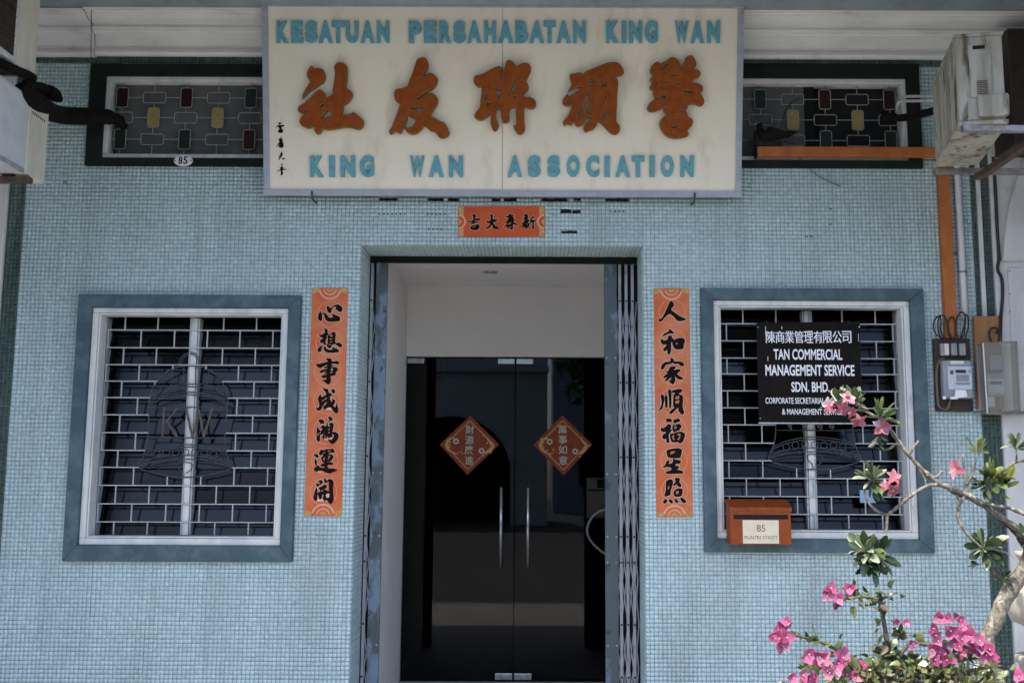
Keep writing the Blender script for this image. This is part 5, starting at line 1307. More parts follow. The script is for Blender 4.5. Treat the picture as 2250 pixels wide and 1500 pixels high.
for a in (1733, 1797, 1823):
    q = W(a, 932, 0.0)
    MB().tube([(q.x - 0.008, 0.0, q.z + 0.01), (q.x, 0.0, q.z - 0.022), (q.x + 0.008, 0.0, q.z + 0.01)], 0.0025, 6).build('hook', M['galv'], hk)
bp = W(1888, 1076, 0.10); bq = W(1924, 1104, 0.10)
MB().box(bp.x, bq.x, 0.092, 0.0925, bq.z, bp.z).build('blue_slip', mat('pale blue paper', (0.22, 0.36, 0.50), 0.6), None, 'small pale blue slip of paper in the right window', 'paper')

# ---- letter box
ym = -0.165
mbx = thing('letter_box', 'red metal letter box with cream label on the right window sill', 'letter box', tuple(W(1672, 1196, ym)))
f = rect_of((1604, 1114), (1738, 1114), (1605, 1196), (1739, 1196), ym)
yback = -0.036
ztop = W(1665, 1096, yback).z
pr = [(ym, f[2]), (ym, f[3] - 0.012), (yback, ztop - 0.014), (yback, f[2])]
m = MB()
m.add([(f[0], y, z) for y, z in pr] + [(f[1], y, z) for y, z in pr], [(0, 1, 2, 3), (7, 6, 5, 4), (0, 4, 5, 1), (1, 5, 6, 2), (2, 6, 7, 3), (3, 7, 4, 0)])
m.build('body', M['box_red'], mbx, bevel=0.004)
pr = [(ym - 0.006, f[3] - 0.022), (ym - 0.006, f[3]), (yback, ztop), (yback, ztop - 0.012), (ym - 0.002, f[3] - 0.010), (ym - 0.002, f[3] - 0.022)]
m = MB(); e = 0.006; n = len(pr)
m.add([(f[0] - e, y, z) for y, z in pr] + [(f[1] + e, y, z) for y, z in pr], [tuple(range(n)), tuple(reversed(range(n, 2 * n)))] + [(i, i + n, (i + 1) % n + n, (i + 1) % n) for i in range(n)])
m.build('lid', M['box_red'], mbx, bevel=0.002)
def front(px0, py0, px1, py1, y, d, name, mt, parent, bevel=0.0, **k):
    a, b = W(px0, py0, y), W(px1, py1, y)
    return MB().box(a.x, b.x, y, y + d, b.z, a.z).build(name, mt, parent, bevel=bevel, **k)
front(1612, 1130, 1732, 1140.5, ym - 0.0012, 0.001, 'slot', M['void'], mbx)
front(1631.6, 1142, 1712, 1193.5, ym - 0.0014, 0.0012, 'address_label', M['cream_paper'], mbx)
PM = wallplane(ym - 0.0014)
def txt(body, x0, y0, x1, y1, pl, mt, parent, off=0.01, name='lettering', sp=1.0):
    me = text_mesh(body, 0.01, 0.0, off, sp)
    a = pl.loc(x0, y1); b = pl.loc(x1, y0)
    fit_mesh(me, a[0], b[0], a[1], b[1], 0.02)
    return place(me, name, mt, pl.rot, pl.O + pl.n * 0.0006, parent)
txt('85', 1662.8, 1152, 1681.5, 1167, PM, M['brown_ink'], mbx, 0.0)
txt('MUNTRI STREET', 1636, 1176.5, 1708, 1184, PM, M['brown_ink'], mbx, 0.0, sp=1.15)
for a in (1640.5, 1698):
    q = W(a, 1119, ym)
    MB().tube([(q.x, ym - 0.012, q.z + 0.003), (q.x + 0.002, ym - 0.012, q.z - 0.006)], 0.004, 8).build('catch', M['rust_metal'], mbx)

# ---- enamel house number
yo = -0.036
pl_ = wallplane(yo)
hn = thing('house_number', 'oval white enamel house number plate under the left vent window', 'number plate', tuple(W(403, 367, yo)))
c = W(403, 353.5, yo); k = 1 / pxm(yo)
lp = [(c.x + 21 * k * math.cos(t), c.z + 12.5 * k * math.sin(t)) for t in np.linspace(0, 2 * math.pi, 41)[:-1]]
place(curve_mesh('plate', [lp], 0.001, 0.001), 'plate', mat('white enamel', (0.72, 0.72, 0.72), 0.25, col2=(0.62, 0.61, 0.6), scale=20, dirt=(0.12, 0.09, 0.06), dscale=22, dlo=0.62, dhi=0.75), pl_.rot, pl_.O, hn)
txt('8', 391.5, 344.5, 401.5, 360.5, wallplane(yo - 0.002), M['ink'], hn, 0.022, 'numeral')
txt('5', 402.5, 344.0, 412.5, 360.5, wallplane(yo - 0.002), M['ink'], hn, 0.022, 'numeral')
for s in (-1, 1):
    q = W(403 + s * 17.5, 353.5, yo)
    MB().tube([(q.x, yo - 0.006, q.z), (q.x, yo - 0.001, q.z)], 0.004, 8).build('screw', M['rust_metal'], hn)

# ---- orange trunking, pipes and cables on the right
yt2 = -0.075
a, b = W(1664, 321, yt2), W(2068, 344, yt2)
hz = MB().box(a.x, b.x, yt2, -0.036, b.z, a.z).build('cable_trunking', M['orange_duct'], None, 'horizontal orange cable trunking under the right vent window', 'trunking', bevel=0.004)
x_ = (W(2077, 352, -0.05).x + W(2087, 695, -0.05).x) / 2
zt_, zb_ = W(2070, 318, -0.05).z, W(2080, 742, -0.05).z
MB().box(x_ - 0.034, x_ + 0.034, -0.050, -0.006, zb_, zt_ - 0.06).build('cable_trunking', M['orange_duct'], None, 'vertical orange cable trunking running down to the electricity meter', 'trunking', bevel=0.004)
def pipe(name, pts, r, mt, label, cat, y, n=12, clips=()):
    o = thing(name, label, cat, tuple(W(*pts[-1], y)))
    MB().tube([W(*p, y) for p in pts], r, n).build('pipe', mt, o, smooth=True)
    for p in clips:
        q = W(*p, y)
        MB().tube([(q.x + (r + 0.003) * math.cos(t), y + (r + 0.003) * math.sin(t), q.z) for t in np.linspace(-math.pi, 0, 10)] + [(q.x + r + 0.012, -0.005, q.z)], 0.003, 6).build('clip', M['rust_metal'], o)
    return o
xp_ = [(2099, 330), (2101, 352), (2111, 520), (2120, 700)]
pipe('conduit_pipe', xp_, 0.0185, M['pvc'], 'round white conduit beside the vertical orange trunking', 'pipe', -0.028, 14, [(2115.5, 598)])
q0, q1 = W(2147, 345, -0.02), W(2165, 700, -0.02)
xm_ = (q0.x + q1.x) / 2
MB().box(xm_ - 0.0125, xm_ + 0.0125, -0.021, -0.005, W(2165, 760, -0.02).z, W(2147, 330, -0.02).z).build('conduit_strip', M['pvc'], None, 'narrow flat white conduit left of the green border tiles', 'conduit', bevel=0.003)
bc = thing('black_cables', 'pair of black cables running down the edge of the right pier', 'cable', tuple(W(2195, 760, -0.04)))
for k in range(2):
    MB().tube(smooth_open([W(a + k * 4, b, -0.042 - 0.006 * k) for a, b in ((2181, 345), (2186, 430), (2189, 500), (2192, 545), (2193, 570), (2190, 592), (2199, 612), (2201, 650), (2197, 700), (2196, 757))], 4), 0.0048, 6).build('cable', M['cable'], bc, smooth=True)
MB().tube(smooth_open([W(a, b, -0.012) for a, b in ((1752, 343), (1770, 362), (1790, 382), (1820, 398), (1846, 409))], 4), 0.0022, 6).build('stray_wire', M['cable'], None, 'thin stray black wire hanging below the orange trunking', 'wire')
MB().tube(smooth_open([W(a, b, -0.05) for a, b in ((1716, 290), (1720, 262), (1728, 240), (1742, 224), (1758, 217))], 5), 0.0035, 6).build('cable_tail', M['cable'], None, 'short curved black cable rising behind the pigeon', 'cable')
MB().tube([W(201, 0, -0.245), W(200.5, 60, -0.16), W(200, 105, -0.09), W(201, 145, -0.06)], 0.0022, 5).build('cornice_wire', M['cable'], None, 'thin dark wire crossing the white cornice at the left', 'wire')

# ---- electricity meters
def Zm(x, y): return (2020 + x / 5.557, 660 + y / 5.557)
def zbox(x0, y0, x1, y1, y, d, name, mt, parent, bevel=0.002):
    return front(*Zm(x0, y0), *Zm(x1, y1), y, d, name, mt, parent, bevel)
mt1 = thing('electricity_meter', 'grey electricity meter on a dark brown board with cable loops above', 'meter', tuple(W(*Zm(420, 1350), -0.02)), 'electricity meters on the right')
ymn = -0.040
zbox(182, 462, 662, 1352, ymn, 0.034, 'board', M['meter_board'], mt1, 0.003)
for k, (a, b, mt) in enumerate(((262, 372, 'paper'), (388, 470, 'ceramic'), (488, 575, 'ceramic'))):
    fo = zbox(a, 520, b, 672, ymn - 0.028, 0.027, 'fuse_holder', M['ceramic'], mt1, 0.006)
    zbox(a + 45, 525, b - 5, 665, ymn - 0.034, 0.005, 'fuse_cap', M[mt] if k == 0 else M['meter_grey'], mt1, 0.002)
zbox(282, 728, 660, 1195, ymn - 0.048, 0.047, 'meter_case', M['meter_grey'], mt1, 0.008)
zbox(345, 800, 652, 1085, ymn - 0.056, 0.007, 'meter_face', M['meter_face'], mt1, 0.004)
zbox(380, 735, 545, 775, ymn - 0.053, 0.004, 'name_strip', M['screen'], mt1, 0.001)
zbox(440, 845, 572, 885, ymn - 0.0575, 0.001, 'display', M['meter_board'], mt1, 0.0)
zbox(450, 905, 610, 990, ymn - 0.0572, 0.001, 'print_block', M['meter_grey'], mt1, 0.0)
zbox(445, 1000, 620, 1030, ymn - 0.0572, 0.001, 'print_block', M['meter_grey'], mt1, 0.0)
zbox(375, 850, 420, 900, ymn - 0.0574, 0.001, 'print_block', M['case_blue'], mt1, 0.0)
q = W(*Zm(612, 865), ymn - 0.056)
MB().tube([(q.x, ymn - 0.059, q.z), (q.x, ymn - 0.055, q.z)], 0.009, 14).build('port', M['meter_grey'], mt1)
m = MB(); p = [W(*Zm(a, b), ymn - 0.055) for a, b in ((440, 1088), (565, 1092), (585, 1175), (425, 1195))]
m.prism([(v.x, v.z) for v in p], ymn - 0.0585, ymn - 0.0575).build('paper_tag', M['white_vinyl'], mt1)
zbox(380, 1172, 470, 1205, ymn - 0.062, 0.003, 'seal', M['white_vinyl'], mt1, 0.001)
zbox(290, 1165, 328, 1205, ymn - 0.056, 0.008, 'seal', M['white_vinyl'], mt1, 0.002)
for k in range(2):
    o_ = k * 12
    MB().tube(smooth_open([W(*Zm(a + o_, b + o_ * .6), ymn - 0.006 - 0.004 * k) for a, b in ((300, 700), (250, 725), (215, 790), (202, 900), (208, 1050), (218, 1200), (235, 1290), (300, 1325), (345, 1300), (365, 1240), (380, 1190))], 4), 0.0036, 6).build('tail_wire', M['wire_dim'], mt1, smooth=True)
for lp in ([(290, 462), (215, 420), (172, 340), (185, 240), (240, 190), (300, 185), (335, 260), (350, 380), (372, 462)], [(270, 462), (232, 380), (226, 260), (252, 190), (265, 260), (262, 360), (300, 462)],
           [(400, 462), (362, 380), (352, 280), (375, 215), (410, 205), (435, 270), (440, 370), (430, 462)], [(470, 462), (447, 380), (455, 240), (485, 165), (530, 145), (562, 200), (545, 320), (510, 430), (500, 462)],
           [(520, 462), (548, 400), (560, 280), (562, 180), (595, 200), (598, 320), (570, 430), (562, 480)]):
    MB().tube(smooth_open([W(*Zm(a, b), -0.062 - 0.004 * (i % 2)) for i, (a, b) in enumerate(lp)], 4), 0.0046, 6).build('cable_loop', M['cable'], mt1, smooth=True)
mt2 = thing('electricity_meter', 'electricity meter under a clear plastic cover at the right pier', 'meter', tuple(W(*Zm(1000, 1380), -0.05)), 'electricity meters on the right')
yp = -0.058
zbox(668, 190, 1045, 1330, yp, 0.027, 'board', M['ply'], mt2, 0.002)
zbox(860, 665, 1040, 850, yp - 0.030, 0.029, 'breaker', M['meter_grey'], mt2, 0.004)
zbox(825, 880, 1055, 1170, yp - 0.045, 0.044, 'meter_case', M['meter_grey'], mt2, 0.006)
zbox(835, 955, 1048, 1130, yp - 0.049, 0.004, 'meter_face', M['meter_face'], mt2, 0.002)
zbox(855, 985, 1010, 1025, yp - 0.050, 0.001, 'display', M['meter_board'], mt2, 0.0)
zbox(832, 1175, 925, 1300, yp - 0.035, 0.002, 'paper_tag', M['screen'], mt2, 0.001)
zbox(700, 560, 790, 1340, yp - 0.004, 0.0035, 'side_panel', M['meter_grey'], mt2, 0.001)
cv = MB()
cq = [(778, 520), (1192, 502), (1232, 1342), (832, 1378)]
fr_ = [W(*Zm(*p_), yp - 0.085) for p_ in cq]
bk_ = [Vector((v.x, yp - 0.001, v.z)) for v in fr_]
for i in range(4):
    a_, b_ = fr_[i], fr_[(i + 1) % 4]
    cv.add([a_, b_, bk_[(i + 1) % 4], bk_[i]], [(0, 1, 2, 3)])
cv.add(fr_, [(0, 1, 2, 3)])
cv.build('clear_cover', M['clear'], mt2, label='scuffed clear plastic meter cover')
for i in range(4):
    MB().tube([fr_[i], fr_[(i + 1) % 4]], 0.004, 6).build('cover_edge', M['screen'] if i == 3 else M['clear'], mt2)
MB().tube(smooth_open([W(*Zm(a, b), yp - 0.01) for a, b in ((980, 180), (985, 300), (975, 420), (970, 540))], 4), 0.006, 6).build('cable_tail', M['cable'], mt2, smooth=True)
MB().tube(smooth_open([W(*Zm(a, b), yp - 0.01) for a, b in ((885, 540), (865, 460), (850, 400), (880, 340), (935, 330), (955, 370), (930, 400))], 4), 0.005, 6).build('cable_tail', M['cable'], mt2, smooth=True)
MB().tube([W(2140, 907, -0.05), W(2205, 908, -0.05), W(2290, 905, -0.05)], 0.008, 8).build('support_rail', M['galv'], mt2, label=None)

# ---- air conditioner condensers
def ac_left(XA, far_top, far_bot, Ln, label, lower):
    pt, pb = WX(*far_top, XA), WX(*far_bot, XA)
    yf = (pt.y + pb.y) / 2
    z1, z0 = pt.z, pb.z
    o = thing('air_conditioner', label, 'air conditioner', (XA - 0.13, yf - Ln / 2, z0), 'condenser units on the left')
    MB().box(XA - 0.27, XA - 0.004, yf - Ln, yf, z0, z1).build('casing', M['ac_clean'], o, bevel=0.012)
    strip = WX(far_top[0] - (41 if lower else 40), far_top[1], XA).y
    MB().box(XA - 0.05, XA + 0.006, strip, yf + 0.004, z0 - 0.004, z1 + 0.004).build('end_panel', M['ac_beige'], o, bevel=0.006)
    # fan grille
    gy1 = strip - 0.03; gy0 = gy1 - 0.42
    zc_ = (z0 + z1) / 2; gr = (z1 - z0) / 2 - 0.03
    MB().box(XA - 0.004 + 0.0005, XA - 0.002, gy0, gy1, zc_ - gr, zc_ + gr).build('fan_recess', M['dark'], o)
    g = MB()
    k = gy0
    while k < gy1:
        g.tube([(XA + 0.003, k, zc_ - gr), (XA + 0.003, k, zc_ + gr)], 0.0016, 5, caps=False); k += 0.0125
    k = zc_ - gr
    while k < zc_ + gr:
        g.tube([(XA + 0.005, gy0, k), (XA + 0.005, gy1, k)], 0.0016, 5, caps=False); k += 0.05
    if not lower: g.build('fan_grille', M['rust_metal'], o)
    else:
        g2 = MB().box(XA - 0.003, XA + 0.003, yf - Ln + 0.02, strip - 0.004, z0 + 0.02, z1 - 0.02); g2.build('front_panel', M['ac_clean'], o, bevel=0.004)
        sl_ = MB(); k = yf - Ln + 0.03
        while k < yf - 0.02:
            sl_.box(XA - 0.012, XA + 0.002, k, k + 0.007, z0 - 0.002, z0 + 0.016); k += 0.013
        sl_.build('drain_slots', M['alu'], o)
        for j in range(7):
            a_ = WX(far_top[0] - 32 + j * 4.2, far_top[1] + 6 + j * 3.0, XA + 0.0065)
            MB().box(XA + 0.0055, XA + 0.0068, a_.y, a_.y + 0.009, a_.z - 0.016, a_.z - 0.001).build('badge_mark', M['ink'], o)
    for yy in (yf - 0.16, yf - Ln + 0.12):
        MB().box(XL - 0.5, XA + 0.02, yy - 0.022, yy + 0.022, z0 - 0.045, z0 - 0.014).build('bracket_arm', M['rust_metal'], o, bevel=0.006)
        MB().box(XA - 0.12, XA - 0.07, yy - 0.02, yy + 0.02, z0 - 0.0139, z0 - 0.001).build('rubber_foot', M['cable'], o)
    return o, yf, z0, z1
XA = -2.62
acl, yfl, z0l, z1l = ac_left(XA, (104, 238), (96, 404), 0.78, 'lower pale condenser unit at the left edge with black pipes', True)
acu, yfu, z0u, z1u = ac_left(XA, (85, 2), (75, 172), 0.78, 'upper condenser unit with fan grille at the left edge', False)
lag = thing('pipe_lagging', 'thick black lagged pipes from the left condensers into the vent', 'pipe', tuple(W(150, 275, -0.2)))
MB().tube(smooth_open([WX(40, 200, XA - 0.03), WX(80, 225, XA + 0.0), W(120, 250, -0.42), W(160, 255, -0.25), W(200, 256, -0.14), W(235, 257, -0.10), W(258, 264, -0.05), W(272, 278, 0.02)], 4), [0.05] * 17 + [0.045] * 5 + [0.036] * 4 + [0.026] * 3, 12).build('lagged_pipe', M['lag'], lag, smooth=True)
MB().tube(smooth_open([WX(0, 138, XA - 0.02), WX(35, 155, XA), WX(60, 165, XA), WX(72, 172, XA)], 4), 0.024, 10).build('lagged_pipe', M['lag'], lag, smooth=True)
MB().tube(smooth_open([WX(60, 190, XA), W(95, 197, -0.5), W(118, 208, -0.46), W(136, 222, -0.44)], 4), [0.034] * 6 + [0.04] * 3 + [0.036, 0.03, 0.022, 0.012], 10).build('lagged_pipe', M['lag'], lag, smooth=True)

# right-hand unit, turned a little, carried on arms from the right
yn, yfr = -1.15, -0.50
Nn = W(2103, 175, yn); Ff = W(2050, 251, yfr)
z1r, z0r = W(2098, 81, yn).z, W(2107, 268, yn).z
dv = Vector((Ff.x - Nn.x, Ff.y - Nn.y, 0)); Lr = dv.length; dv.normalize()
wv = Vector((dv.y, -dv.x, 0))
if wv.x < 0: wv = -wv
acr = thing('air_conditioner', 'rust streaked condenser unit on steel arms at the upper right', 'air conditioner', (Nn.x + 0.12, (yn + yfr) / 2, z0r))
O3 = Vector((Nn.x, yn, 0))
def rb(m, d0, d1, w0, w1, za, zb):
    return m.obox(O3 + dv * d0 + wv * w0 + Vector((0, 0, za)), dv * (d1 - d0), wv * (w1 - w0), Vector((0, 0, zb - za)))
wd_ = 0.215
rb(MB(), 0, Lr, 0, wd_, z0r, z1r).build('casing', M['ac'], acr, bevel=0.016, seg=3)
rb(MB(), -0.006, Lr + 0.004, -0.005, wd_ + 0.005, z1r - 0.006, z1r + 0.010).build('lid', M['ac'], acr, bevel=0.004)
rb(MB(), -0.010, 0.10, 0.055, wd_ - 0.06, z0r + 0.115, z1r - 0.05).build('service_cover', M['ac'], acr, bevel=0.006)
rb(MB(), -0.026, 0.02, 0.085, wd_ + 0.012, z0r + 0.012, z0r + 0.125).build('valve_cover', M['ac'], acr, bevel=0.016, seg=3)
for k in range(8):
    rb(MB(), -0.0125, -0.009, 0.085, 0.135, z0r + 0.128 + k * 0.009, z0r + 0.132 + k * 0.009).build('vent_slot', M['rust_metal'], acr)
rb(MB(), -0.0125, -0.009, 0.075, 0.13, z1r - 0.076, z1r - 0.058).build('hand_grip', M['void'], acr)
for k in range(11):
    rb(MB(), 0.05 + k * (Lr - 0.1) / 11, 0.05 + k * (Lr - 0.1) / 11 + 0.012, -0.004, 0.004, z0r + 0.03, z1r - 0.03).build('fin', M['ac'], acr)
rb(MB(), -0.012, Lr + 0.006, -0.006, wd_ + 0.006, z0r - 0.024, z0r - 0.002).build('base_tray', M['ac'], acr, bevel=0.006)
for py, y_ in ((278, yn - 0.015), (337, yfr + 0.03)):
    q = W(2110, py, y_)
    zz = z0r - 0.040
    MB().box((Nn.x if y_ < -0.9 else Ff.x) + 0.005, XR + 0.5, y_ - 0.018, y_ + 0.018, zz - 0.016, zz + 0.0155).build('bracket_arm', M['galv'], acr, bevel=0.003)
MB().box(Ff.x + 0.22, Ff.x + 0.26, yn, yfr + 0.02, z0r - 0.09, z0r - 0.058).build('bracket_arm', M['rust_metal'], acr)
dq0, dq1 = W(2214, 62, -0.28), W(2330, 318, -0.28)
MB().box(dq0.x, XR + 0.498, -0.28, -0.0305, dq1.z, dq0.z).build('service_duct', M['meter_board'], None, 'dark brown service duct box behind the right condenser unit', 'duct', bevel=0.006)  # added box, invented so its colour fills the dark area behind the condenser
rp = thing('refrigerant_pipes', 'pale pipes running from the right condenser into the vent', 'pipe', tuple(W(2010, 240, -0.15)))
for k, lp in enumerate(([(2052, 211, -.5), (2015, 212, -.25), (1985, 213, -.12), (1974, 216, -.03)], [(2052, 221, -.5), (2012, 222, -.25), (1984, 223, -.12), (1973, 228, -.08), (1970, 247, -.01)])):
    MB().tube(smooth_open([W(a, b, c_) for a, b, c_ in lp], 5), 0.0085, 8).build('pipe', M['pvc'], rp, smooth=True)
MB().tube(smooth_open([W(a, b, c_) for a, b, c_ in ((2056, 243, -.45), (2020, 252, -.25), (1990, 258, -.12), (1965, 259, -.05), (1940, 252, 0.0))], 5), 0.022, 8).build('lagged_pipe', M['lag'], rp, smooth=True)

# ---- pigeon on its nest on the trunking
def bird():
    yb_ = -0.052
    zt0 = W(1700, 321, -0.055).z
    o = thing('pigeon', 'dark pigeon sitting on the orange trunking by the signboard', 'pigeon', (W(1700, 321, yb_).x, yb_, zt0))
    def P(zx, zy): return W(1640 + zx / 9.375, 200 + zy / 9.375, yb_)
    spine = [((1035, 850), 1.5), ((960, 865), 4.5), ((860, 890), 7), ((760, 905), 9), ((640, 900), 14), ((520, 900), 17), ((410, 910), 16.5), ((330, 880), 12.5), ((290, 810), 9), ((275, 740), 7.2), ((270, 690), 6.8), ((262, 655), 4.5), ((255, 642), 1.5)]
    pts = smooth_open([P(*s[0]) for s in spine], 3)
    rs = smooth_open([(s[1], 0, 0) for s in spine], 3)
    k = 1 / pxm(yb_)
    m = MB().tube(pts, [max(r_[0], 0.6) * k for r_ in rs], 14, flat=0.85)
    m.build('body', M['bird'], o, smooth=True)
    hd = P(240, 668)
    MB().tube([hd, hd + Vector((-0.016, 0, -0.004)), hd + Vector((-0.024, 0, -0.008))], [0.005, 0.004, 0.001], 8).build('beak', M['galv'], o)
    for s in (-1, 1):
        e_ = P(258, 668)
        MB().lathe([(0.0005, -0.003), (0.003, 0.0), (0.0005, 0.003)], (e_.x, e_.y + s * 0.0145, e_.z), 8).build('eye', M['galv'], o)
    wing = [P(*q) for q in ((430, 850), (560, 820), (700, 850), (860, 890), (960, 905), (860, 930), (700, 960), (540, 960), (440, 920))]
    for s in (-1, 1):
        MB().prism([(v.x, v.z) for v in wing], yb_ + s * 0.036 - 0.004, yb_ + s * 0.036 + 0.004).build('wing', M['bird'], o, bevel=0.003)
    for zx in (560, 640):
        a = P(zx, 1020)
        MB().tube([(a.x, a.y, a.z + 0.01), (a.x + 0.004, a.y, zt0 + 0.004), (a.x - 0.016, a.y, zt0 + 0.003)], 0.0028, 6).build('leg', M['rust_metal'], o)
    n_ = thing('nest', 'untidy dark twig nest under the pigeon', 'nest', (W(1690, 321, -0.055).x, -0.055, zt0))
    t = MB(); r_ = random.Random(5)
    c = P(400, 1060)
    for k_ in range(150):
        a = r_.uniform(0, 6.28); rad = r_.uniform(0.3, 1.0)
        x = c.x + math.cos(a) * 0.085 * rad; y = -0.055 + math.sin(a) * 0.02 * rad; z = zt0 + r_.uniform(0.003, 0.045) * (1.15 - rad * 0.6)
        d = Vector((r_.gauss(0, 1), r_.gauss(0, 0.35), r_.gauss(0, 0.35))).normalized() * r_.uniform(0.02, 0.05)
        t.tube([(x - d.x, y - d.y, max(z - d.z, zt0 + .002)), (x + d.x, y + d.y, max(z + d.z, zt0 + .002))], r_.uniform(0.0012, 0.0025), 4)
    t.build('twigs', M['twig'], n_, kind='stuff')
    MB().tube([P(755, 1030), P(860, 1060), P(1005, 1100)], [0.005, 0.005, 0.004], 6).build('stick', M['twig'], n_)
    # dark end cap of the trunking
    q = W(1664, 290, -0.07); q2 = W(1664, 347, -0.07)
bird()
a = W(1659, 287, -0.07); b = W(1664, 346, -0.07)
MB().box(a.x, b.x, -0.078, -0.034, b.z, a.z).build('end_plate', M['track'], None, 'dark upright end plate of the horizontal orange trunking', 'plate')

# ================================================================== PLANTS (in the sun, outside the arcade)
def leaf_mesh(name, Ln, Wd, bend, fold, c_in, c_out, seg=5, shape='spat'):
    vs, fs, cols = [], [], []
    for i in range(seg + 1):
        t = i / seg
        if shape == 'spat': w = Wd * (0.10 + 0.90 * math.sin(math.pi * min(t * 0.93, 1) ** 1.55) if t < 0.985 else 0.30)
        elif shape == 'oval': w = Wd * (math.sin(math.pi * (0.04 + 0.94 * t) ** 0.85))
        else: w = Wd * (math.sin(math.pi * (0.05 + 0.93 * t) ** 0.7))
        y = Ln * t; z = -bend * Ln * t * t
        for s, k in ((-1, 1), (0, 0), (1, 1)):
            vs.append((s * w / 2, y, z + fold * w * k))
    for i in range(seg):
        for s in (0, 1):
            a = i * 3 + s
            fs.append((a, a + 1, a + 4, a + 3))
            cols.append(c_in if i < seg - 1 else c_out)
    me = bpy.data.meshes.new(name)
    me.from_pydata(vs, [], fs); me.update()
    me.polygons.foreach_set('use_smooth', [True] * len(fs))
    at = me.attributes.new('tint', 'FLOAT_COLOR', 'FACE')
    at.data.foreach_set('color', np.array([[*c, 1] for c in cols], np.float32).ravel())
    return me
LEAFC = [(0.026, 0.046, 0.018), (0.052, 0.082, 0.03), (0.09, 0.12, 0.04), (0.135, 0.155, 0.03), (0.21, 0.23, 0.15)]
def mk(variants, Ln, Wd, shape, cols, mt):
    out = []
    for i in range(variants):
        c = cols[i % len(cols)]
        j = random.uniform(0.85, 1.15)
        c = tuple(v * j for v in c)
        me = leaf_mesh('leaf', Ln * random.uniform(0.85, 1.1), Wd * random.uniform(0.85, 1.1), random.uniform(-0.15, 0.45), random.uniform(0.05, 0.32), c, tuple(min(v * 1.2, 1) for v in c), 5, shape)
        me.materials.append(mt); out.append(me)
    return out
def put(me, name, parent, pos, fwd, up, scale=1.0):
    fwd = Vector(fwd).normalized(); up = Vector(up)
    sx = fwd.cross(up)
    if sx.length < 1e-4: sx = fwd.orthogonal()
    sx.normalize(); uz = sx.cross(fwd)
    Mx = Matrix((sx, fwd, uz)).transposed().to_4x4()
    Mx = Matrix.Translation(pos) @ Mx @ Matrix.Scale(scale, 4)
    o = bpy.data.objects.new(name, me)
    COL.objects.link(o)
    o.parent = parent
    if parent.type == 'EMPTY': o.matrix_parent_inverse = Matrix.Translation(parent.location).inverted()
    o.matrix_basis = Mx
    return o

# ---- adenium (long bare branches, rosettes of leaves, pink trumpet flowers)
YA = -2.92
ad = thing('adenium_shrub', 'bare branched shrub with pink trumpet flowers reaching in from the right', 'shrub', (W(2160, 1440, YA).x + 0.115, -3.0, 0.25))
def br(pts, r0, r1, mt='bark', n=9, name='branch'):
    P = smooth_open([W(p[0], p[1], YA + (p[2] if len(p) > 2 else 0.0)) for p in pts], 5)
    k = len(P)
    rs = [0.62 * (r0 + (r1 - r0) * i / (k - 1)) * (1 + 0.16 * math.sin(i * 2.1) + 0.14 * random.uniform(-1, 1)) / 750 for i in range(k)]
    return MB().tube(P, rs, n).build(name, M[mt], ad, smooth=True)
zb = W(2160, 1440, YA)
trunk = MB().tube(smooth_open([(zb.x + 0.115, -3.0, 0.22), (zb.x + 0.08, -2.98, 0.5), (zb.x + 0.02, -2.94, 0.8)] + [W(a, b, YA) for a, b in ((2168, 1420), (2185, 1370), (2205, 1320), (2232, 1278), (2256, 1235), (2268, 1190))], 4), [0.04, 0.04, 0.038, 0.036, 0.034, 0.032, 0.030, 0.028] + [0.023] * 3 + [0.020, 0.022, 0.019, 0.021, 0.020, 0.022, 0.023, 0.021] + [0.023, 0.021, 0.022, 0.024, 0.021, 0.022, 0.020, 0.019] + [0.018] * 6, 12)
trunk.build('trunk', M['bark'], ad, smooth=True)
br([(2268, 1190), (2240, 1165), (2190, 1128), (2140, 1095), (2090, 1072), (2060, 1060), (2020, 1025), (1985, 985), (1960, 950), (1944, 925), (1936, 905)], 11, 6)
br([(2262, 1205, .03), (2225, 1160, .03), (2170, 1118, .03), (2130, 1094, .02), (2100, 1084), (2075, 1066)], 9, 6, 'bark_dark')
br([(2270, 1140, -.02), (2225, 1118, -.02), (2175, 1108, -.02), (2140, 1100, 0.0)], 7, 5)
br([(2270, 1230, .02), (2250, 1200, .02), (2225, 1165, .02), (2195, 1140, .02)], 8, 6, 'bark_dark')
br([(2085, 1068), (2050, 1064), (2020, 1076), (1990, 1098), (1962, 1122), (1949, 1132)], 7, 5.5)
br([(1949, 1132), (1930, 1124), (1910, 1106), (1900, 1085), (1902, 1066), (1914, 1054)], 5, 3.5)
br([(1949, 1132), (1948, 1155), (1944, 1180), (1938, 1205)], 5.5, 5)
br([(1985, 985), (1998, 995), (2006, 985), (2018, 968)], 6, 3.5)
br([(1976, 970), (1955, 985), (1940, 988), (1930, 985)], 4.5, 3)
br([(2044, 1044), (2056, 1048), (2072, 1034)], 5, 3.5)
br([(2020, 1030), (2032, 1052), (2034, 1064)], 4, 3)
br([(2120, 1088), (2108, 1110), (2106, 1135), (2114, 1158), (2134, 1182), (2160, 1206)], 6, 5)
br([(2097, 1074), (2106, 1098), (2104, 1118)], 4, 3)
br([(2118, 1088), (2121, 1060), (2118, 1030), (2115, 995)], 5.5, 3.5)
br([(2124, 1066), (2136, 1042), (2142, 1020), (2146, 1000)], 5, 3.5)
br([(2176, 1112), (2178, 1085), (2182, 1060)], 5, 3.5)
br([(2196, 1112), (2198, 1090), (2203, 1072)], 5, 3.5)
br([(2205, 1042), (2226, 1018), (2250, 1012), (2275, 1010)], 4.5, 5)
br([(2232, 1016), (2234, 1000), (2232, 982)], 3.5, 2.5)
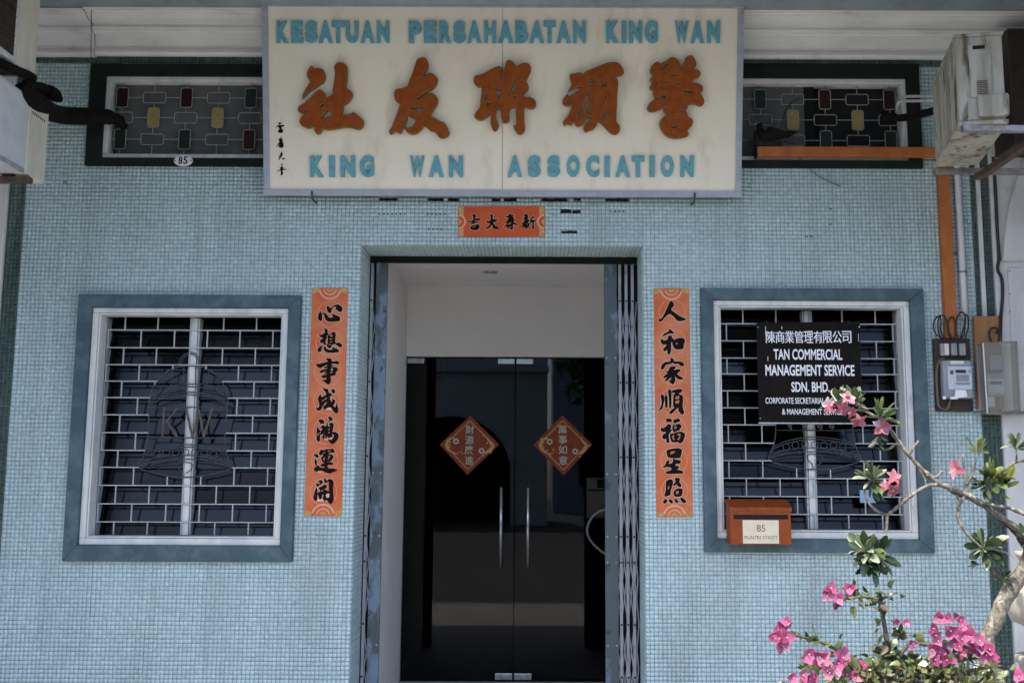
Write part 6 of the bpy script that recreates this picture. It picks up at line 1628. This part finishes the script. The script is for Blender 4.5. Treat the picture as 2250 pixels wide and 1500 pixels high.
br([(2160, 1210), (2172, 1240), (2186, 1262), (2205, 1276), (2222, 1282)], 5, 7, 'bark_dark')
br([(1878, 882), (1892, 896), (1910, 908), (1936, 920)], 3.5, 4.5)
br([(1848, 888), (1866, 902), (1886, 912)], 3.5, 3.5)
LM = {'dark': mk(4, 0.078, 0.026, 'spat', [LEAFC[0], LEAFC[1]], M['leaf']), 'mid': mk(4, 0.082, 0.029, 'spat', [LEAFC[1], LEAFC[2], LEAFC[4]], M['leaf']), 'lime': mk(4, 0.080, 0.031, 'spat', [LEAFC[3], LEAFC[2]], M['leaf'])}
def rosette(px, py, axis, n, kind, size=1.0, spread=1.0, dy=0.0):
    c = W(px, py, YA + dy)
    ax = Vector(axis).normalized()
    e1 = ax.orthogonal().normalized(); e2 = ax.cross(e1)
    for i in range(int(n * 1.75)):
        a = i * 2.39996 + random.uniform(-0.25, 0.25)
        el = R(random.uniform(8, 78)) * spread
        d = ax * math.cos(el) + (e1 * math.cos(a) + e2 * math.sin(a)) * math.sin(el)
        put(random.choice(LM[kind if random.random() < 0.8 else 'mid']), 'leaf', ad, c - ax * 0.014 * random.random() + d * 0.004, d, ax + Vector((0, 0, 0.6)) + Vector((random.gauss(0, .4), random.gauss(0, .4), random.gauss(0, .4))), size * random.uniform(0.5, 0.98))
rosette(1840, 884, (-0.2, -0.3, 1), 9, 'mid', 0.80, 1.2)
rosette(1880, 884, (0.3, -0.2, 1), 9, 'mid', 0.78)
rosette(1934, 915, (0.1, -0.35, 0.9), 12, 'mid', 0.92, 1.25)
rosette(1934, 962, (0.0, -0.4, -0.9), 8, 'dark', 0.65)
rosette(1918, 1052, (0.1, -0.5, 0.8), 16, 'mid', 0.85, 1.35)
rosette(1925, 1072, (0.1, -0.4, -0.8), 6, 'dark', 0.65)
rosette(1902, 1212, (-0.5, -0.6, 0.2), 16, 'mid', 0.95, 1.25)
rosette(1930, 1222, (0.3, -0.7, -0.35), 22, 'dark', 0.85, 1.3)
rosette(1915, 1238, (-0.1, -0.8, -0.5), 12, 'dark', 0.8, 1.2)
rosette(2148, 992, (0.2, -0.3, 0.8), 7, 'lime', 0.7)
rosette(2180, 1052, (-0.1, -0.4, 0.8), 14, 'lime', 0.9, 1.3)
rosette(2204, 1070, (0.2, -0.4, 0.8), 12, 'lime', 0.95, 1.35)
rosette(2158, 1066, (-0.3, -0.3, 0.2), 7, 'dark', 0.7)
rosette(2232, 980, (0.0, -0.4, 0.8), 11, 'mid', 0.6, 1.3)
rosette(2166, 1202, (0.3, -0.5, 0.5), 16, 'mid', 1.0, 1.35)
rosette(2160, 1205, (-0.4, -0.5, -0.4), 9, 'dark', 0.85)
rosette(2206, 1268, (0.0, -0.5, 0.9), 9, 'dark', 0.6)
rosette(2150, 1240, (-1, -0.2, 0.1), 3, 'dark', 0.7, 0.3)
rosette(2255, 1190, (-0.3, -0.6, 0.4), 8, 'dark', 0.8)
PETC = [(0.42, 0.12, 0.15), (0.45, 0.20, 0.235), (0.47, 0.32, 0.34)]
PM_ = mk(5, 0.026, 0.019, 'oval', PETC, M['petal'])
thr = MB().lathe([(0.002, -0.026), (0.004, -0.014), (0.0065, -0.002), (0.0035, 0.001)], (0, 0, 0), 10)
TH = bpy.data.meshes.new('flower'); TH.from_pydata(thr.v, [], thr.f); TH.update()
TH.materials.append(mat('coral throat', (0.45, 0.05, 0.03), 0.6))
def flower(px, py, axis, size=1.0, dy=-0.03):
    c = W(px, py, YA + dy)
    f = bpy.data.objects.new('flower', TH); COL.objects.link(f)
    f.parent = ad; f.matrix_parent_inverse = Matrix.Translation(ad.location).inverted()
    q = Vector(axis).to_track_quat('Z', 'Y')
    f.matrix_basis = Matrix.Translation(c) @ q.to_matrix().to_4x4() @ Matrix.Scale(size, 4)
    r0 = random.uniform(0, 6)
    for k in range(5):
        a = r0 + k * 2 * math.pi / 5
        d = Vector((math.cos(a), math.sin(a), 0.28)); 
        put(random.choice(PM_), 'petal', f, d * 0.003, d, (0, 0, 1), random.uniform(0.9, 1.1)).matrix_parent_inverse = Matrix.Identity(4)
for a_ in ((1822, 890, (-0.8, -0.5, 0.1), 1.0), (1862, 876, (0.1, -0.8, 0.5), 1.0), (1852, 896, (-0.1, -0.8, -0.2), 0.85), (1872, 905, (0.3, -0.6, -0.6), 0.7), (1886, 922, (0.0, -0.7, -0.6), 0.95), (1937, 938, (0.0, -0.95, 0.2), 1.15), (1962, 1048, (0.3, -0.8, 0.5), 0.95), (1961, 1076, (0.2, -0.8, -0.3), 0.95), (1946, 1066, (-0.2, -0.7, 0.2), 0.7),
           (2102, 1030, (-0.9, -0.35, 0.1), 1.15)):
    flower(*a_)

# ---- bougainvillea
YB = -3.08
bo = thing('bougainvillea', 'magenta flowering bougainvillea bush at the lower right', 'shrub', (W(1955, 1495, YB).x, YB, 0.25))
def bs(pts, r0, r1):
    P = smooth_open([W(p[0], p[1], YB + (p[2] if len(p) > 2 else 0.0)) for p in pts], 4)
    k = len(P)
    MB().tube(P, [(r0 + (r1 - r0) * i / (k - 1)) / 790 for i in range(k)], 7).build('stem', M['bark_dark'], bo, smooth=True)
    return P
b0 = W(1950, 1490, YB)
MB().tube([(b0.x, YB, 0.22), (b0.x + 0.01, YB, 0.60), tuple(b0)], [0.02, 0.018, 0.014], 8).build('trunk', M['bark_dark'], bo, smooth=True)
STEMS = [bs(*a_) for a_ in (
    ([(1952, 1500), (1952, 1440), (1946, 1390), (1938, 1345), (1932, 1318)], 6, 4), ([(1932, 1318), (1915, 1312), (1890, 1310), (1868, 1315), (1845, 1312)], 3.5, 2), ([(1932, 1318), (1952, 1308), (1972, 1300)], 3, 2),
    ([(1950, 1492), (1905, 1462), (1860, 1438), (1818, 1416), (1785, 1404), (1742, 1394)], 5, 2.5), ([(1955, 1492), (1975, 1445), (2000, 1414), (2045, 1416), (2090, 1412), (2125, 1420)], 5, 2.5),
    ([(1956, 1495), (1962, 1440), (1975, 1400), (1978, 1372)], 4, 2), ([(1960, 1500), (2030, 1470), (2100, 1452), (2165, 1442)], 4, 2.5), ([(1948, 1500), (1880, 1480), (1810, 1466), (1760, 1478)], 4, 2.5),
    ([(1965, 1505), (2060, 1490), (2140, 1470), (2200, 1462)], 4, 2.5), ([(1955, 1470), (1935, 1440), (1915, 1425)], 4, 3))]
BL = mk(8, 0.040, 0.026, 'ovate', [(0.030, 0.05, 0.014), (0.055, 0.08, 0.02), (0.095, 0.115, 0.03), (0.14, 0.155, 0.045), (0.02, 0.032, 0.012), (0.08, 0.06, 0.028)], M['leaf'])
BR_ = mk(6, 0.034, 0.030, 'ovate', [(0.40, 0.075, 0.19), (0.44, 0.12, 0.235), (0.33, 0.05, 0.14), (0.48, 0.21, 0.31)], M['petal'])
def rnd(): return Vector((random.gauss(0, 1), random.gauss(0, 1), random.gauss(0, 1)))
nl = 0
def bleaf(p, s=1.0):
    global nl
    d = rnd(); d.y = -abs(d.y) * 0.6; d.z += 0.2
    put(random.choice(BL), 'leaf', bo, p, d, Vector((0, -0.5, 1)) + rnd() * 0.4, s * random.uniform(0.55, 1.05)); nl += 1
for P in STEMS:
    for q in P[2:]:
        for _ in range(1 if random.random() < 0.7 else 2):
            bleaf(Vector(q) + rnd() * 0.012, 0.85)
while nl < 292:
    t = random.random()
    px = random.triangular(1740, 2215, 1990); py = random.uniform(1445, 1525) - 18 * math.exp(-((px - 2090) / 90) ** 2)
    if px < 1840: py = max(py, 1462)
    bleaf(W(px, py, YB + random.uniform(-0.10, 0.10)), 0.8)
# the rest of the foliage, too many to part singly
fm = []
F_, V_, C_ = [], [], []
for _ in range(900):
    px = random.triangular(1730, 2240, 2020); py = random.uniform(1446 + 26 * abs(px - 2020) / 250, 1570)
    p = W(px, py, YB + random.uniform(-0.06, 0.16)); d = rnd(); d.z += 0.3; d.normalize(); s = d.orthogonal().normalized(); L_ = random.uniform(0.02, 0.036)
    n = len(V_)
    V_ += [tuple(p), tuple(p + d * L_ * .5 + s * L_ * .33), tuple(p + d * L_), tuple(p + d * L_ * .5 - s * L_ * .33)]
    F_.append((n, n + 1, n + 2, n + 3)); c_ = random.choice([(0.03, 0.05, 0.014), (0.075, 0.10, 0.025), (0.15, 0.165, 0.05), (0.19, 0.19, 0.075), (0.13, 0.15, 0.04), (0.10, 0.07, 0.035)]); C_.append((*c_, 1))
me = bpy.data.meshes.new('foliage'); me.from_pydata(V_, [], F_); me.update(); me.materials.append(M['leaf'])
at = me.attributes.new('tint', 'FLOAT_COLOR', 'FACE'); at.data.foreach_set('color', np.array(C_, np.float32).ravel())
fo = bpy.data.objects.new('foliage', me); link(fo, None, kind='stuff'); under(fo, bo)
STAM = bpy.data.meshes.new('flower'); st = MB().lathe([(0.0012, -0.004), (0.0016, 0.008), (0.003, 0.011), (0.0008, 0.012)], (0, 0, 0), 6)
STAM.from_pydata(st.v, [], st.f); STAM.update(); STAM.materials.append(mat('cream stamen', (0.36, 0.32, 0.2), 0.7))
def bract(px, py, s=1.0):
    c = W(px, py, YB + random.uniform(-0.09, -0.02))
    ax = Vector((random.uniform(-0.5, 0.5), -1, random.uniform(-0.3, 0.6)))
    f = bpy.data.objects.new('flower', STAM); COL.objects.link(f)
    f.parent = bo; f.matrix_parent_inverse = Matrix.Translation(bo.location).inverted()
    f.matrix_basis = Matrix.Translation(c) @ ax.to_track_quat('Z', 'Y').to_matrix().to_4x4() @ Matrix.Scale(s, 4)
    r0 = random.uniform(0, 6)
    for k in range(3):
        a = r0 + k * 2 * math.pi / 3 + random.uniform(-0.2, 0.2)
        d = Vector((math.cos(a), math.sin(a), random.uniform(0.35, 0.9)))
        put(random.choice(BR_), 'bract', f, (0, 0, -0.003), d, (0, 0, 1), random.uniform(0.85, 1.15)).matrix_parent_inverse = Matrix.Identity(4)
SP = [(1826, 1296), (1833, 1306), (1820, 1310), (1862, 1300), (1870, 1296), (1836, 1326), (1845, 1318), (1724, 1374), (1730, 1370), (1707, 1398), (1716, 1404), (1722, 1412), (1712, 1412), (1730, 1402),
      (1768, 1448), (1775, 1434), (1797, 1440), (1806, 1452), (1812, 1440), (1800, 1462), (1815, 1470), (1824, 1478), (1836, 1472), (1842, 1455), (1852, 1436), (1848, 1448), (1858, 1484), (1868, 1478), (1876, 1488), (1740, 1488), (1765, 1480), (1778, 1492), (1790, 1490), (1770, 1500),
      (2048, 1382), (2056, 1392), (2062, 1362), (2074, 1360), (2082, 1356), (2100, 1354), (2108, 1362), (2116, 1376), (2122, 1384), (2090, 1386), (2098, 1392), (2086, 1398), (2106, 1400), (2114, 1408), (2128, 1398), (2136, 1392), (2144, 1400), (2150, 1410), (2134, 1412), (2142, 1422), (2154, 1424), (2164, 1416), (2172, 1426), (2180, 1434), (2168, 1440), (2156, 1436),
      (2058, 1410), (2050, 1424), (2064, 1428), (2056, 1438), (2070, 1440), (2080, 1432), (2076, 1446), (2106, 1422), (2116, 1430), (2096, 1416), (2126, 1424), (2052, 1446), (2088, 1446), (2240, 1484), (2247, 1492)]
for i, (x, y) in enumerate(SP): bract(x + random.uniform(-3, 3), y + random.uniform(-3, 3), random.uniform(0.55, 0.82))
for (x, y) in ((1965, 1364), (1991, 1368), (2005, 1412), (1898, 1461), (1708, 1384), (2186, 1448), (2109, 1438)): bract(x, y, 0.5)

# pots and the cream urn
def pot(name, label, c, r, h, mt, z=0.0):
    o = thing(name, label, 'plant pot', (c[0], c[1], z))
    MB().lathe([(r * .66, 0.0), (r * .72, 0.02), (r * .92, h * .85), (r * 1.06, h * .86), (r * 1.08, h), (r * .96, h), (r * .9, h * .9)], (c[0], c[1], z), 30).build('pot_body', M[mt], o, smooth=True, bevel=0.0)
    MB().lathe([(r * .86, h * .82), (r * .5, h * .9), (0.01, h * .91)], (c[0], c[1], z), 24).build('soil', M['soil'], o)
pot('plant_pot', 'terracotta pot holding the bougainvillea bush', (bo.location.x, YB), 0.20, 0.46, 'terracotta', -0.15 + 0.004)
pot('plant_pot', 'terracotta pot holding the bare branched shrub', (zb.x + 0.115, -3.0), 0.155, 0.46, 'terracotta', -0.15 + 0.004)
YU = -2.66
uc = W(2287, 1320, YU)
ur = thing('garden_urn', 'cream stone urn at the right edge behind the bare branched shrub', 'urn', (uc.x, YU, 0.0))
def uz(py): return W(2287, py, YU).z
k = 1 / pxm(YU)
MB().lathe([(20 * k, uz(1392)), (30 * k, uz(1386)), (40 * k, uz(1374)), (60 * k, uz(1366)), (66 * k, uz(1352)), (68 * k, uz(1335)), (64 * k, uz(1310)), (54 * k, uz(1280)), (42 * k, uz(1255)), (36 * k, uz(1235)), (44 * k, uz(1222)), (46 * k, uz(1212)), (38 * k, uz(1214)), (30 * k, uz(1235))], (uc.x, YU, 0), 32).build('bowl', M['urn'], ur, smooth=True)
MB().lathe([(60 * k, 0.0), (60 * k, 0.1), (50 * k, 0.12), (50 * k, uz(1460)), (56 * k, uz(1455)), (56 * k, uz(1440)), (26 * k, uz(1436)), (20 * k, uz(1412)), (19 * k, uz(1392.5))], (uc.x, YU, 0), 32).build('pedestal', M['urn'], ur, smooth=True)
